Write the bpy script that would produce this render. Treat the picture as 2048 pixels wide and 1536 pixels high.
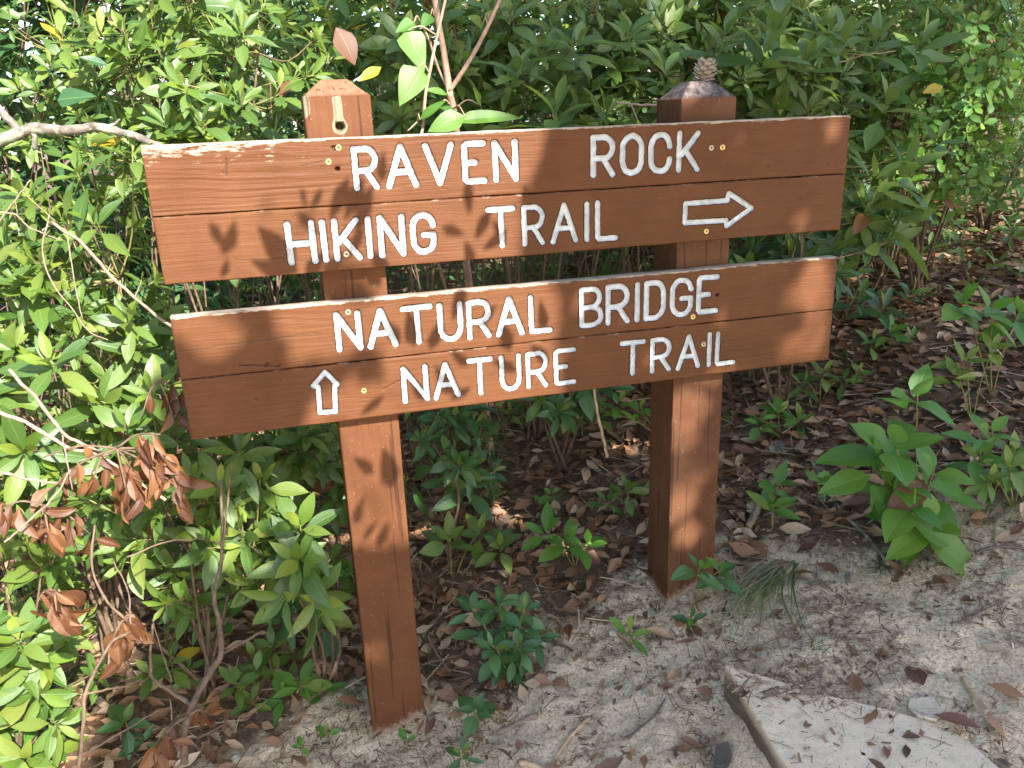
import bpy, math
import numpy as np
from mathutils import Matrix, Vector

for o in list(bpy.data.objects):
    bpy.data.objects.remove(o)
scene = bpy.context.scene
col = scene.collection

# ------------------------------------------------------------------ camera
ZO = 1.55                                   # height of the sign's top edge over the foot of its left post
CAM = np.array([0.272, -1.8207, 0.0364 + ZO])
YAW, PITCH, ROLL, FPX = -0.2561, -0.3229, -0.0380, 1620.86
def cam_axes():
    cy, sy, cp, sp, cr, sr = math.cos(YAW), math.sin(YAW), math.cos(PITCH), math.sin(PITCH), math.cos(ROLL), math.sin(ROLL)
    f = np.array([-sy*cp, cy*cp, sp]); r = np.array([cy, sy, 0.0]); u = np.cross(r, f)
    return r*cr + u*sr, -r*sr + u*cr, f
CR, CU, CF = cam_axes()
cam_data = bpy.data.cameras.new('camera')
cam_data.sensor_width = 36.0
cam_data.lens = FPX/2048*36.0
cam_data.clip_start = 0.02
cam_data.clip_end = 400
cam = bpy.data.objects.new('camera', cam_data)
col.objects.link(cam)
m = Matrix.Identity(4)
for i in range(3):
    m[i][0] = CR[i]; m[i][1] = CU[i]; m[i][2] = -CF[i]; m[i][3] = CAM[i]
cam.matrix_world = m
scene.camera = cam

# ------------------------------------------------------------------ daylight
SUN_EL, SUN_AZ = math.radians(37), math.radians(20)      # azimuth measured from -Y (behind the viewer) towards +X
SUN = np.array([math.cos(SUN_EL)*math.sin(SUN_AZ), -math.cos(SUN_EL)*math.cos(SUN_AZ), math.sin(SUN_EL)])
world = bpy.data.worlds.new('World')
scene.world = world
world.use_nodes = True
wn = world.node_tree
bg = wn.nodes['Background']
sky = wn.nodes.new('ShaderNodeTexSky')
sky.sky_type = 'NISHITA'
sky.sun_disc = False
sky.dust_density = 1.1
sky.ozone_density = 1.0
sky.sun_elevation = SUN_EL
sky.sun_rotation = math.atan2(SUN[0], SUN[1])
wn.links.new(sky.outputs[0], bg.inputs[0])
bg.inputs[1].default_value = 0.132
sun_data = bpy.data.lights.new('sun', 'SUN')
sun_data.energy = 5.0
sun_data.angle = math.radians(0.53)
sun_data.color = (1.0, 0.97, 0.935)
sun = bpy.data.objects.new('sun', sun_data)
col.objects.link(sun)
sun.rotation_euler = Vector((-SUN[0], -SUN[1], -SUN[2])).to_track_quat('-Z', 'Y').to_euler()
sun.location = (3, -6, 6)
scene.view_settings.view_transform = 'Standard'
scene.view_settings.look = 'None'
scene.view_settings.gamma = 1.0
scene.view_settings.use_curve_mapping = False
scene.view_settings.exposure = 1.85

# ------------------------------------------------------------------ helpers
def project(p):
    d = np.asarray(p, float) - CAM
    z = d @ CF
    return np.array([1024 + FPX*(d @ CR)/z, 768 - FPX*(d @ CU)/z]), z
def ray(px, py):
    d = CF + CR*(px - 1024)/FPX - CU*(py - 768)/FPX
    return d/np.linalg.norm(d)
def on_plane(px, py, y=0.0):
    d = ray(px, py)
    return CAM + d*((y - CAM[1])/d[1])

def hash2(i, j, s):
    v = np.sin(i*127.1 + j*311.7 + s*74.7)*43758.5453
    return v - np.floor(v)
def vnoise(x, y, s=0.0):
    x = np.asarray(x, float); y = np.asarray(y, float)
    xi, yi = np.floor(x), np.floor(y)
    fx, fy = x - xi, y - yi
    fx = fx*fx*(3 - 2*fx); fy = fy*fy*(3 - 2*fy)
    a = hash2(xi, yi, s); b = hash2(xi + 1, yi, s); c = hash2(xi, yi + 1, s); d = hash2(xi + 1, yi + 1, s)
    return (a + (b - a)*fx)*(1 - fy) + (c + (d - c)*fx)*fy - 0.5
def fbm(x, y, s=0.0, n=3):
    t = 0
    for k in range(n):
        t = t + vnoise(np.asarray(x)*2**k, np.asarray(y)*2**k, s + k*3.1)/2**k
    return t

def sstep(a, b, x):
    t = np.clip((np.asarray(x, float) - a)/(b - a), 0, 1)
    return t*t*(3 - 2*t)

def tag(o, label=None, cat=None, group=None, kind=None):
    if label: o['label'] = label
    if cat: o['category'] = cat
    if group: o['group'] = group
    if kind: o['kind'] = kind
    return o
def empty(name, loc, label=None, cat=None, group=None):
    o = bpy.data.objects.new(name, None)
    o.empty_display_size = 0.05
    o.location = loc
    col.objects.link(o)
    return tag(o, label, cat, group)
def link(name, me, parent=None, loc=None):
    o = bpy.data.objects.new(name, me)
    col.objects.link(o)
    if parent is not None:
        o.parent = parent
        if loc is None:
            o.location = -Vector(parent.location) if parent.parent is None else (0, 0, 0)
    if loc is not None:
        o.location = loc
    return o

def mesh_np(name, V, Q, mats, uv=None, smooth=True, midx=None, attrs=None):
    """V (n,3) vertices, Q (m,4) quads; one mesh datablock."""
    me = bpy.data.meshes.new(name)
    V = np.asarray(V, np.float32); Q = np.asarray(Q, np.int32)
    k = Q.shape[1]
    me.vertices.add(len(V)); me.vertices.foreach_set('co', V.ravel())
    me.loops.add(Q.size); me.loops.foreach_set('vertex_index', Q.ravel())
    me.polygons.add(len(Q))
    me.polygons.foreach_set('loop_start', np.arange(len(Q), dtype=np.int32)*k)
    me.polygons.foreach_set('loop_total', np.full(len(Q), k, np.int32))
    if midx is not None:
        me.polygons.foreach_set('material_index', np.asarray(midx, np.int32))
    me.polygons.foreach_set('use_smooth', np.full(len(Q), smooth, bool))
    if uv is not None:
        l = me.uv_layers.new(name='UVMap')
        l.data.foreach_set('uv', np.asarray(uv, np.float32)[Q.ravel()].ravel())
    if attrs:
        for an, av in attrs.items():
            a = me.attributes.new(an, 'FLOAT', 'POINT')
            a.data.foreach_set('value', np.asarray(av, np.float32))
    for mt in (mats if isinstance(mats, (list, tuple)) else [mats]):
        me.materials.append(mt)
    me.update(calc_edges=True)
    me.validate()
    return me

class MB:
    """collects quad geometry"""
    def __init__(s): s.v = []; s.q = []; s.n = 0; s.uv = []; s.a = []
    def add(s, V, Q, uv=None, rnd=0.0):
        V = np.asarray(V, float); s.v.append(V); s.q.append(np.asarray(Q, int) + s.n); s.n += len(V)
        s.uv.append(np.zeros((len(V), 2)) if uv is None else np.asarray(uv)); s.a.append(np.full(len(V), rnd))
    def tube(s, pts, rad, sides=6, rnd=0.0, rough=0.0, rng=None):
        pts = np.asarray(pts, float); n = len(pts)
        rad = np.linspace(rad[0], rad[1], n) if isinstance(rad, tuple) else np.asarray(rad, float)*np.ones(n)
        T = np.gradient(pts, axis=0); T /= np.linalg.norm(T, axis=1)[:, None] + 1e-9
        ref = np.array([0.31, 0.17, 0.93]); 
        if abs(T.mean(0) @ ref) > 0.92: ref = np.array([1.0, 0.1, 0.0])
        A = np.cross(T, ref); A /= np.linalg.norm(A, axis=1)[:, None] + 1e-9
        B = np.cross(T, A)
        an = np.arange(sides)*2*math.pi/sides
        rr = rad[:, None]*np.ones((n, sides))
        if rough and rng is not None: rr = rr*(1 + rough*(rng.rand(n, sides) - 0.5)*2)
        V = pts[:, None, :] + rr[..., None]*(A[:, None, :]*np.cos(an)[None, :, None] + B[:, None, :]*np.sin(an)[None, :, None])
        V = V.reshape(-1, 3)
        Q = [(i*sides + j, i*sides + (j + 1) % sides, (i + 1)*sides + (j + 1) % sides, (i + 1)*sides + j) for i in range(n - 1) for j in range(sides)]
        V = np.vstack([V, pts[0], pts[-1]])
        c0, c1 = n*sides, n*sides + 1
        for j in range(0, sides, 2):
            Q.append((c0, (j + 2) % sides, (j + 1) % sides, j))
            e = (n - 1)*sides
            Q.append((c1, e + j, e + (j + 1) % sides, e + (j + 2) % sides))
        vv = np.repeat(np.linspace(0, 1, n), sides)
        s.add(V, Q, np.column_stack([np.tile(np.arange(sides)/sides, n).tolist() + [0, 0], vv.tolist() + [0, 1]]), rnd)
    def build(s, name, mat, parent=None, smooth=True):
        me = mesh_np(name, np.vstack(s.v), np.vstack(s.q), mat, np.vstack(s.uv), smooth, attrs={'leaf_rand': np.concatenate(s.a)})
        return link(name, me, parent)

def curve_pts(P, n=8):
    """smooth Catmull-Rom through P"""
    P = np.asarray(P, float)
    if len(P) == 2: return P[0] + (P[1] - P[0])*np.linspace(0, 1, n)[:, None]
    E = np.vstack([2*P[0] - P[1], P, 2*P[-1] - P[-2]])
    out = []
    for i in range(len(P) - 1):
        p0, p1, p2, p3 = E[i:i + 4]
        for t in np.linspace(0, 1, n, endpoint=(i == len(P) - 2)):
            out.append(0.5*((2*p1) + (p2 - p0)*t + (2*p0 - 5*p1 + 4*p2 - p3)*t*t + (3*p1 - p0 - 3*p2 + p3)*t**3))
    return np.array(out)

# ------------------------------------------------------------------ materials
def new_mat(name):
    mt = bpy.data.materials.new(name)
    mt.use_nodes = True
    nt = mt.node_tree
    return mt, nt, nt.nodes['Principled BSDF']
def N(nt, typ, **kw):
    n = nt.nodes.new(typ)
    for k, v in kw.items(): setattr(n, k, v)
    return n
def ramp(nt, fac, stops):
    r = N(nt, 'ShaderNodeValToRGB')
    el = r.color_ramp.elements
    while len(el) < len(stops): el.new(0.5)
    for e, (p, c) in zip(el, stops):
        e.position = p; e.color = (c[0], c[1], c[2], 1)
    nt.links.new(fac, r.inputs[0])
    return r.outputs[0]
def noise(nt, scale, detail=4, vec=None, rough=0.55, dist=0.0):
    n = N(nt, 'ShaderNodeTexNoise')
    n.inputs['Scale'].default_value = scale; n.inputs['Detail'].default_value = detail
    n.inputs['Roughness'].default_value = rough; n.inputs['Distortion'].default_value = dist
    if vec is not None: nt.links.new(vec, n.inputs['Vector'])
    return n.outputs['Fac']
def math_n(nt, op, a, b=None, clamp=False):
    n = N(nt, 'ShaderNodeMath', operation=op, use_clamp=clamp)
    for i, x in enumerate((a, b)):
        if x is None: continue
        if isinstance(x, (int, float)): n.inputs[i].default_value = x
        else: nt.links.new(x, n.inputs[i])
    return n.outputs[0]
def mix_c(nt, fac, a, b, mode='MIX'):
    n = N(nt, 'ShaderNodeMix', data_type='RGBA', blend_type=mode)
    if isinstance(fac, (int, float)): n.inputs[0].default_value = fac
    else: nt.links.new(fac, n.inputs[0])
    for i, x in ((6, a), (7, b)):
        if isinstance(x, tuple): n.inputs[i].default_value = (*x[:3], 1)
        else: nt.links.new(x, n.inputs[i])
    return n.outputs[2]
def mapping(nt, scale, kind='Object'):
    tc = N(nt, 'ShaderNodeTexCoord'); mp = N(nt, 'ShaderNodeMapping')
    mp.inputs['Scale'].default_value = scale
    nt.links.new(tc.outputs[kind], mp.inputs[0])
    return mp.outputs[0]
def bump(nt, bsdf, h, strength, dist):
    b = N(nt, 'ShaderNodeBump')
    b.inputs['Strength'].default_value = strength; b.inputs['Distance'].default_value = dist
    nt.links.new(h, b.inputs['Height'])
    nt.links.new(b.outputs[0], bsdf.inputs['Normal'])
def leaf_random(nt):
    oi = N(nt, 'ShaderNodeObjectInfo'); at = N(nt, 'ShaderNodeAttribute', attribute_name='leaf_rand')
    return math_n(nt, 'FRACT', math_n(nt, 'ADD', oi.outputs['Random'], at.outputs['Fac']))

def leaf_material(name, stops, rough=0.42, transl=0.35, vein=(0.16, 0.22, 0.07), vein_amt=0.55, tr_col=(0.30, 0.42, 0.04), spots=0.0, spec=0.5, back=None):
    mt, nt, b = new_mat(name)
    r = leaf_random(nt)
    c = ramp(nt, r, stops)
    uvn = N(nt, 'ShaderNodeUVMap'); sep = N(nt, 'ShaderNodeSeparateXYZ')
    nt.links.new(uvn.outputs[0], sep.inputs[0])
    u = math_n(nt, 'ABSOLUTE', math_n(nt, 'SUBTRACT', sep.outputs[0], 0.5))
    mid = math_n(nt, 'SUBTRACT', 1.0, math_n(nt, 'MULTIPLY', u, 22.0), True)
    ph = math_n(nt, 'ADD', math_n(nt, 'MULTIPLY', sep.outputs[1], 62.0), math_n(nt, 'MULTIPLY', u, -26.0))
    side = math_n(nt, 'POWER', math_n(nt, 'ABSOLUTE', math_n(nt, 'SINE', ph)), 0.5)
    side_line = math_n(nt, 'MULTIPLY', math_n(nt, 'SUBTRACT', 1.0, side, True), 0.25)
    nz = noise(nt, 55.0, 3, mapping(nt, (1, 1, 1), 'Object'))
    c = mix_c(nt, math_n(nt, 'MULTIPLY', nz, 0.45), c, mix_c(nt, 0.5, c, (0.0, 0.0, 0.0)))
    c = mix_c(nt, math_n(nt, 'MULTIPLY', math_n(nt, 'ADD', mid, side_line, True), vein_amt), c, vein)
    if spots:
        sp = noise(nt, 14.0, 2, uvn.outputs[0])
        c = mix_c(nt, math_n(nt, 'MULTIPLY', ramp(nt, math_n(nt, 'ADD', sp, math_n(nt, 'MULTIPLY', r, 0.12)), [(0.66, (0, 0, 0)), (0.72, (1, 1, 1))]), spots), c, (0.20, 0.11, 0.04))
    geo = N(nt, 'ShaderNodeNewGeometry')
    if back is not None:
        c = mix_c(nt, math_n(nt, 'MULTIPLY', geo.outputs['Backfacing'], 0.75), c, back)
    nt.links.new(c, b.inputs['Base Color'])
    b.inputs['Roughness'].default_value = rough
    b.inputs['Specular IOR Level'].default_value = spec
    bump(nt, b, math_n(nt, 'ADD', math_n(nt, 'MULTIPLY', side, 0.4), math_n(nt, 'MULTIPLY', mid, -1.0)), 0.35, 0.002)
    if transl:
        tb = N(nt, 'ShaderNodeBsdfTranslucent')
        tc = mix_c(nt, 0.55, c, tr_col)
        nt.links.new(tc, tb.inputs[0])
        mx = N(nt, 'ShaderNodeMixShader'); mx.inputs[0].default_value = transl
        nt.links.new(b.outputs[0], mx.inputs[1]); nt.links.new(tb.outputs[0], mx.inputs[2])
        nt.links.new(mx.outputs[0], nt.nodes['Material Output'].inputs[0])
    return mt

M = {}
M['laurel'] = leaf_material('laurel_leaf', [(0.0, (0.050, 0.108, 0.020)), (0.45, (0.085, 0.157, 0.026)), (0.8, (0.124, 0.195, 0.033)), (1.0, (0.181, 0.222, 0.039))], 0.40, 0.30, spots=0.25, back=(0.10, 0.16, 0.06))
M['young'] = leaf_material('young_leaf', [(0.0, (0.110, 0.196, 0.024)), (0.6, (0.171, 0.250, 0.030)), (1.0, (0.231, 0.277, 0.041))], 0.42, 0.36, back=(0.14, 0.21, 0.06))
M['deep'] = leaf_material('deep_leaf', [(0.0, (0.030, 0.085, 0.029)), (0.6, (0.043, 0.119, 0.034)), (1.0, (0.068, 0.145, 0.038))], 0.36, 0.22, back=(0.09, 0.14, 0.06))  # deep green leaves, also used to colour the thicket's depth dark as shade
M['broad'] = leaf_material('broad_leaf', [(0.0, (0.062, 0.168, 0.022)), (0.6, (0.088, 0.210, 0.025)), (1.0, (0.132, 0.244, 0.029))], 0.45, 0.36, vein=(0.14, 0.25, 0.06), vein_amt=0.45, tr_col=(0.26, 0.50, 0.03), back=(0.11, 0.2, 0.06))
M['yellow'] = leaf_material('yellow_leaf', [(0.0, (0.45, 0.32, 0.02)), (1.0, (0.55, 0.40, 0.03))], 0.5, 0.4, tr_col=(0.8, 0.6, 0.02))
M['dead'] = leaf_material('dead_leaf', [(0.0, (0.072, 0.025, 0.010)), (0.5, (0.137, 0.054, 0.019)), (1.0, (0.216, 0.094, 0.031))], 0.5, 0.22, vein=(0.26, 0.14, 0.07), vein_amt=0.4, tr_col=(0.5, 0.17, 0.03))
M['litter'] = leaf_material('litter_leaf', [(0.0, (0.097, 0.048, 0.025)), (0.35, (0.212, 0.106, 0.053)), (0.6, (0.308, 0.147, 0.068)), (0.8, (0.390, 0.234, 0.124)), (1.0, (0.535, 0.391, 0.249))], 0.55, 0.08, vein=(0.22, 0.15, 0.10), vein_amt=0.35, spots=0.3, tr_col=(0.4, 0.18, 0.05))
M['maroon'] = leaf_material('maroon_leaf', [(0.0, (0.112, 0.041, 0.029)), (1.0, (0.176, 0.064, 0.036))], 0.4, 0.05, vein=(0.27, 0.14, 0.10), vein_amt=0.4, spots=0.5)
M['canopy'] = leaf_material('canopy_leaf', [(0.0, (0.04, 0.09, 0.02)), (1.0, (0.08, 0.14, 0.03))], 0.45, 0.25)

def bark_material(name, c0, c1, lichen=0.0, scale=60, rough=0.85, green=False):
    mt, nt, b = new_mat(name)
    v = mapping(nt, (1, 1, 1))
    c = ramp(nt, noise(nt, scale, 5, v), [(0.3, c0), (0.7, c1)])
    if lichen:
        c = mix_c(nt, ramp(nt, noise(nt, scale*0.55, 4, v, 0.65), [(0.5, (0, 0, 0)), (0.57, (lichen,)*3)]), c, (0.30, 0.32, 0.23))
        c = mix_c(nt, ramp(nt, noise(nt, scale*0.9, 4, v, 0.7), [(0.62, (0, 0, 0)), (0.66, (lichen,)*3)]), c, (0.24, 0.28, 0.12))
    if green:      # young twigs are green
        at = N(nt, 'ShaderNodeAttribute', attribute_name='leaf_rand')
        c = mix_c(nt, math_n(nt, 'GREATER_THAN', at.outputs['Fac'], 1.5), c, ramp(nt, noise(nt, scale, 3, v), [(0.3, (0.13, 0.14, 0.035)), (0.7, (0.24, 0.20, 0.06))]))
    nt.links.new(c, b.inputs['Base Color'])
    b.inputs['Roughness'].default_value = rough
    bump(nt, b, noise(nt, scale*2.2, 5, v, 0.7), 0.6, 0.004)
    return mt
M['stem'] = bark_material('brown_stem', (0.07, 0.04, 0.022), (0.17, 0.11, 0.065), green=True)
M['stem_green'] = bark_material('green_stem', (0.13, 0.14, 0.035), (0.24, 0.20, 0.06), rough=0.6)
M['twig'] = bark_material('pale_twig', (0.16, 0.11, 0.072), (0.30, 0.22, 0.155))
M['sapling'] = bark_material('pinkish_stem', (0.30, 0.17, 0.11), (0.44, 0.28, 0.19), scale=45, rough=0.7)
M['lichen'] = bark_material('lichen_bark', (0.06, 0.048, 0.036), (0.21, 0.175, 0.14), lichen=0.7, scale=48)
M['bark'] = bark_material('tree_bark', (0.06, 0.045, 0.035), (0.16, 0.12, 0.09), scale=14)

def paint_material():
    mt, nt, b = new_mat('brown_paint')
    v = mapping(nt, (1, 1, 1))
    grain_v = mapping(nt, (5, 5, 150))
    g = noise(nt, 1.0, 5, grain_v, 0.6, 0.4)
    fine = noise(nt, 1.0, 3, mapping(nt, (14, 14, 520)), 0.6)
    c = ramp(nt, noise(nt, 9, 4, v), [(0.3, (0.087, 0.0325, 0.0122)), (0.7, (0.113, 0.0445, 0.0174))])
    c = mix_c(nt, math_n(nt, 'MULTIPLY', ramp(nt, g, [(0.30, (1, 1, 1)), (0.46, (0, 0, 0))]), 0.30), c, (0.08, 0.032, 0.016))
    wear = N(nt, 'ShaderNodeAttribute', attribute_name='wear').outputs['Fac']
    flake = noise(nt, 1.0, 6, mapping(nt, (26, 26, 120)), 0.7)
    f = math_n(nt, 'ADD', math_n(nt, 'MULTIPLY', wear, 0.62), math_n(nt, 'SUBTRACT', flake, 0.5))
    fm = ramp(nt, f, [(0.30, (0, 0, 0)), (0.37, (1, 1, 1))])
    bare = ramp(nt, noise(nt, 1.0, 5, mapping(nt, (18, 18, 160)), 0.65), [(0.3, (0.20, 0.14, 0.095)), (0.55, (0.38, 0.29, 0.21)), (0.8, (0.46, 0.38, 0.30))])
    c = mix_c(nt, fm, c, bare)
    dark = N(nt, 'ShaderNodeAttribute', attribute_name='pit').outputs['Fac']
    c = mix_c(nt, dark, c, (0.05, 0.026, 0.015))
    sp = noise(nt, 210, 2, v)
    c = mix_c(nt, math_n(nt, 'MULTIPLY', ramp(nt, sp, [(0.73, (0, 0, 0)), (0.78, (1, 1, 1))]), 0.35), c, (0.42, 0.30, 0.22))
    nt.links.new(c, b.inputs['Base Color'])
    rg = ramp(nt, noise(nt, 30, 4, v), [(0.3, (0.42,)*3), (0.7, (0.60,)*3)])
    b.inputs['Specular IOR Level'].default_value = 0.14
    nt.links.new(mix_c(nt, fm, rg, (0.85, 0.85, 0.85)), b.inputs['Roughness'])
    h = math_n(nt, 'ADD', math_n(nt, 'ADD', math_n(nt, 'MULTIPLY', g, 1.0), math_n(nt, 'MULTIPLY', fine, 0.5)), math_n(nt, 'MULTIPLY', noise(nt, 260, 3, v), 0.35))
    h = math_n(nt, 'SUBTRACT', h, math_n(nt, 'MULTIPLY', fm, 0.5))
    bump(nt, b, h, 0.75, 0.0020)
    return mt
M['paint'] = paint_material()

def post_material(name, p0, p1, wood0, wood1, worn, top_col0, top_col1):
    """painted timber post: vertical grain, paint worn through to the wood, weathered end grain on top"""
    mt, nt, b = new_mat(name)
    v = mapping(nt, (1, 1, 1))
    g = noise(nt, 1.0, 5, mapping(nt, (130, 130, 4)), 0.6, 0.3)
    c = ramp(nt, noise(nt, 8, 4, v), [(0.3, p0), (0.7, p1)])
    w = ramp(nt, g, [(0.3, wood0), (0.7, wood1)])
    wear = N(nt, 'ShaderNodeAttribute', attribute_name='wear').outputs['Fac']
    f = math_n(nt, 'ADD', math_n(nt, 'ADD', wear, worn), math_n(nt, 'SUBTRACT', noise(nt, 1.0, 6, mapping(nt, (45, 45, 9)), 0.7), 0.5))
    fm = ramp(nt, f, [(0.30, (0, 0, 0)), (0.42, (1, 1, 1))])
    c = mix_c(nt, fm, c, w)
    top = N(nt, 'ShaderNodeAttribute', attribute_name='top').outputs['Fac']
    tcol = ramp(nt, noise(nt, 1.0, 6, mapping(nt, (60, 60, 10)), 0.7), [(0.35, top_col0), (0.65, top_col1)])
    c = mix_c(nt, top, c, tcol)
    pit = N(nt, 'ShaderNodeAttribute', attribute_name='pit').outputs['Fac']
    c = mix_c(nt, pit, c, (0.06, 0.028, 0.012))
    sp = noise(nt, 160, 2, v)
    c = mix_c(nt, math_n(nt, 'MULTIPLY', ramp(nt, sp, [(0.68, (0, 0, 0)), (0.73, (1, 1, 1))]), 0.25), c, (0.36, 0.27, 0.21))
    crack = ramp(nt, noise(nt, 1.0, 3, mapping(nt, (95, 95, 2.2)), 0.5, 0.6), [(0.335, (1, 1, 1)), (0.365, (0, 0, 0))])
    c = mix_c(nt, math_n(nt, 'MULTIPLY', crack, 0.65), c, (0.035, 0.018, 0.010))
    soil = N(nt, 'ShaderNodeAttribute', attribute_name='soil').outputs['Fac']
    sf = ramp(nt, math_n(nt, 'ADD', soil, math_n(nt, 'SUBTRACT', noise(nt, 75, 5, v, 0.75), 0.5)), [(0.45, (0, 0, 0)), (0.75, (1, 1, 1))])
    c = mix_c(nt, math_n(nt, 'MULTIPLY', sf, 0.75), c, (0.33, 0.25, 0.18))
    nt.links.new(c, b.inputs['Base Color'])
    b.inputs['Roughness'].default_value = 0.62
    b.inputs['Specular IOR Level'].default_value = 0.14
    hh = math_n(nt, 'ADD', g, math_n(nt, 'MULTIPLY', noise(nt, 150, 3, v), 0.4))
    bump(nt, b, math_n(nt, 'SUBTRACT', hh, math_n(nt, 'MULTIPLY', crack, 1.2)), 0.7, 0.0025)
    return mt
M['post_a'] = post_material('painted_post', (0.090, 0.034, 0.0135), (0.120, 0.047, 0.0195), (0.10, 0.09, 0.07), (0.27, 0.235, 0.135), -0.04, (0.16, 0.07, 0.035), (0.22, 0.11, 0.062))
M['post_b'] = post_material('worn_post', (0.08, 0.032, 0.0145), (0.115, 0.051, 0.025), (0.12, 0.072, 0.04), (0.27, 0.18, 0.105), 0.09, (0.022, 0.019, 0.019), (0.15, 0.115, 0.10))

def simple_mat(name, c0, c1, scale, rough=0.6, metallic=0.0, bstr=0.3, bdist=0.001):
    mt, nt, b = new_mat(name)
    v = mapping(nt, (1, 1, 1))
    n = noise(nt, scale, 5, v, 0.6)
    nt.links.new(ramp(nt, n, [(0.3, c0), (0.7, c1)]), b.inputs['Base Color'])
    b.inputs['Roughness'].default_value = rough; b.inputs['Metallic'].default_value = metallic
    if bstr: bump(nt, b, n, bstr, bdist)
    return mt
M['white'] = simple_mat('white_sign_paint', (0.33, 0.35, 0.36), (0.56, 0.58, 0.59), 55, 0.5, 0, 0.9, 0.002)
M['brass'] = simple_mat('brass_screw', (0.46, 0.36, 0.13), (0.62, 0.50, 0.22), 220, 0.38, 0.85, 0.2)
M['steel'] = simple_mat('dull_screw', (0.30, 0.27, 0.18), (0.42, 0.38, 0.27), 220, 0.45, 0.8, 0.2)
M['recess'] = simple_mat('screw_recess', (0.03, 0.025, 0.02), (0.08, 0.06, 0.04), 300, 0.7)
M['cone'] = simple_mat('cone_scale', (0.10, 0.065, 0.045), (0.40, 0.34, 0.28), 90, 0.8, 0, 0.4, 0.002)
M['cone_pale'] = simple_mat('pale_cone_scale', (0.16, 0.10, 0.07), (0.62, 0.56, 0.46), 70, 0.8, 0, 0.4, 0.002)
M['pebble'] = simple_mat('pebble_stone', (0.34, 0.27, 0.19), (0.56, 0.47, 0.36), 60, 0.8, 0, 0.5, 0.003)
M['moss'] = simple_mat('moss_green', (0.06, 0.09, 0.02), (0.20, 0.24, 0.06), 90, 0.9, 0, 0.8, 0.006)
M['wood_raw'] = simple_mat('bare_stick_wood', (0.30, 0.19, 0.10), (0.52, 0.37, 0.22), 40, 0.75, 0, 0.5, 0.002)
M['chip'] = leaf_material('wood_chip', [(0.0, (0.119, 0.072, 0.043)), (0.35, (0.270, 0.170, 0.098)), (0.7, (0.454, 0.320, 0.196)), (1.0, (0.670, 0.510, 0.340))], 0.8, 0.0, vein_amt=0.0)
M['needle'] = leaf_material('pine_needle', [(0.0, (0.079, 0.038, 0.018)), (0.5, (0.167, 0.077, 0.033)), (0.8, (0.251, 0.126, 0.054)), (1.0, (0.355, 0.225, 0.116))], 0.6, 0.0, vein_amt=0.0)
M['grass'] = leaf_material('grass_blade', [(0.0, (0.06, 0.12, 0.025)), (0.6, (0.13, 0.20, 0.045)), (1.0, (0.26, 0.27, 0.11))], 0.5, 0.3, vein_amt=0.0, tr_col=(0.3, 0.45, 0.05))
M['grass_bright'] = leaf_material('bright_grass_blade', [(0.0, (0.13, 0.23, 0.03)), (1.0, (0.24, 0.33, 0.06))], 0.5, 0.35, vein_amt=0.0, tr_col=(0.45, 0.6, 0.05))
M['grass_dry'] = leaf_material('dry_grass_blade', [(0.0, (0.16, 0.17, 0.08)), (0.5, (0.27, 0.24, 0.14)), (1.0, (0.42, 0.34, 0.22))], 0.6, 0.2, vein_amt=0.0, tr_col=(0.4, 0.35, 0.15))

def ground_material():
    mt, nt, b = new_mat('sandy_soil')
    v = mapping(nt, (1, 1, 1))
    sand = ramp(nt, noise(nt, 140, 5, v, 0.75), [(0.30, (0.24, 0.16, 0.09)), (0.43, (0.53, 0.395, 0.25)), (0.54, (0.76, 0.59, 0.395)), (0.68, (0.86, 0.70, 0.50))])
    patch = ramp(nt, noise(nt, 11, 6, v, 0.7), [(0.38, (0, 0, 0)), (0.62, (1, 1, 1))])
    sand = mix_c(nt, math_n(nt, 'MULTIPLY', patch, 0.5), sand, mix_c(nt, 0.55, sand, (0.20, 0.135, 0.09)))
    duff = ramp(nt, noise(nt, 70, 6, v, 0.75), [(0.3, (0.06, 0.038, 0.025)), (0.5, (0.15, 0.095, 0.06)), (0.75, (0.27, 0.185, 0.125))])
    d = N(nt, 'ShaderNodeAttribute', attribute_name='duff').outputs['Fac']
    df = ramp(nt, math_n(nt, 'ADD', d, math_n(nt, 'MULTIPLY', math_n(nt, 'SUBTRACT', noise(nt, 14, 5, v, 0.7), 0.5), 0.9)), [(0.38, (0, 0, 0)), (0.62, (1, 1, 1))])
    c = mix_c(nt, df, sand, duff)
    moss = ramp(nt, noise(nt, 9, 5, v, 0.7), [(0.64, (0, 0, 0)), (0.72, (0.4, 0.4, 0.4))])
    c = mix_c(nt, moss, c, (0.10, 0.12, 0.045))
    nt.links.new(c, b.inputs['Base Color'])
    b.inputs['Roughness'].default_value = 0.95
    b.inputs['Specular IOR Level'].default_value = 0.2
    h = math_n(nt, 'ADD', noise(nt, 95, 6, v, 0.75), math_n(nt, 'MULTIPLY', noise(nt, 420, 3, v, 0.7), 0.4))
    bump(nt, b, h, 0.8, 0.008)
    return mt
M['ground'] = ground_material()
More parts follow.
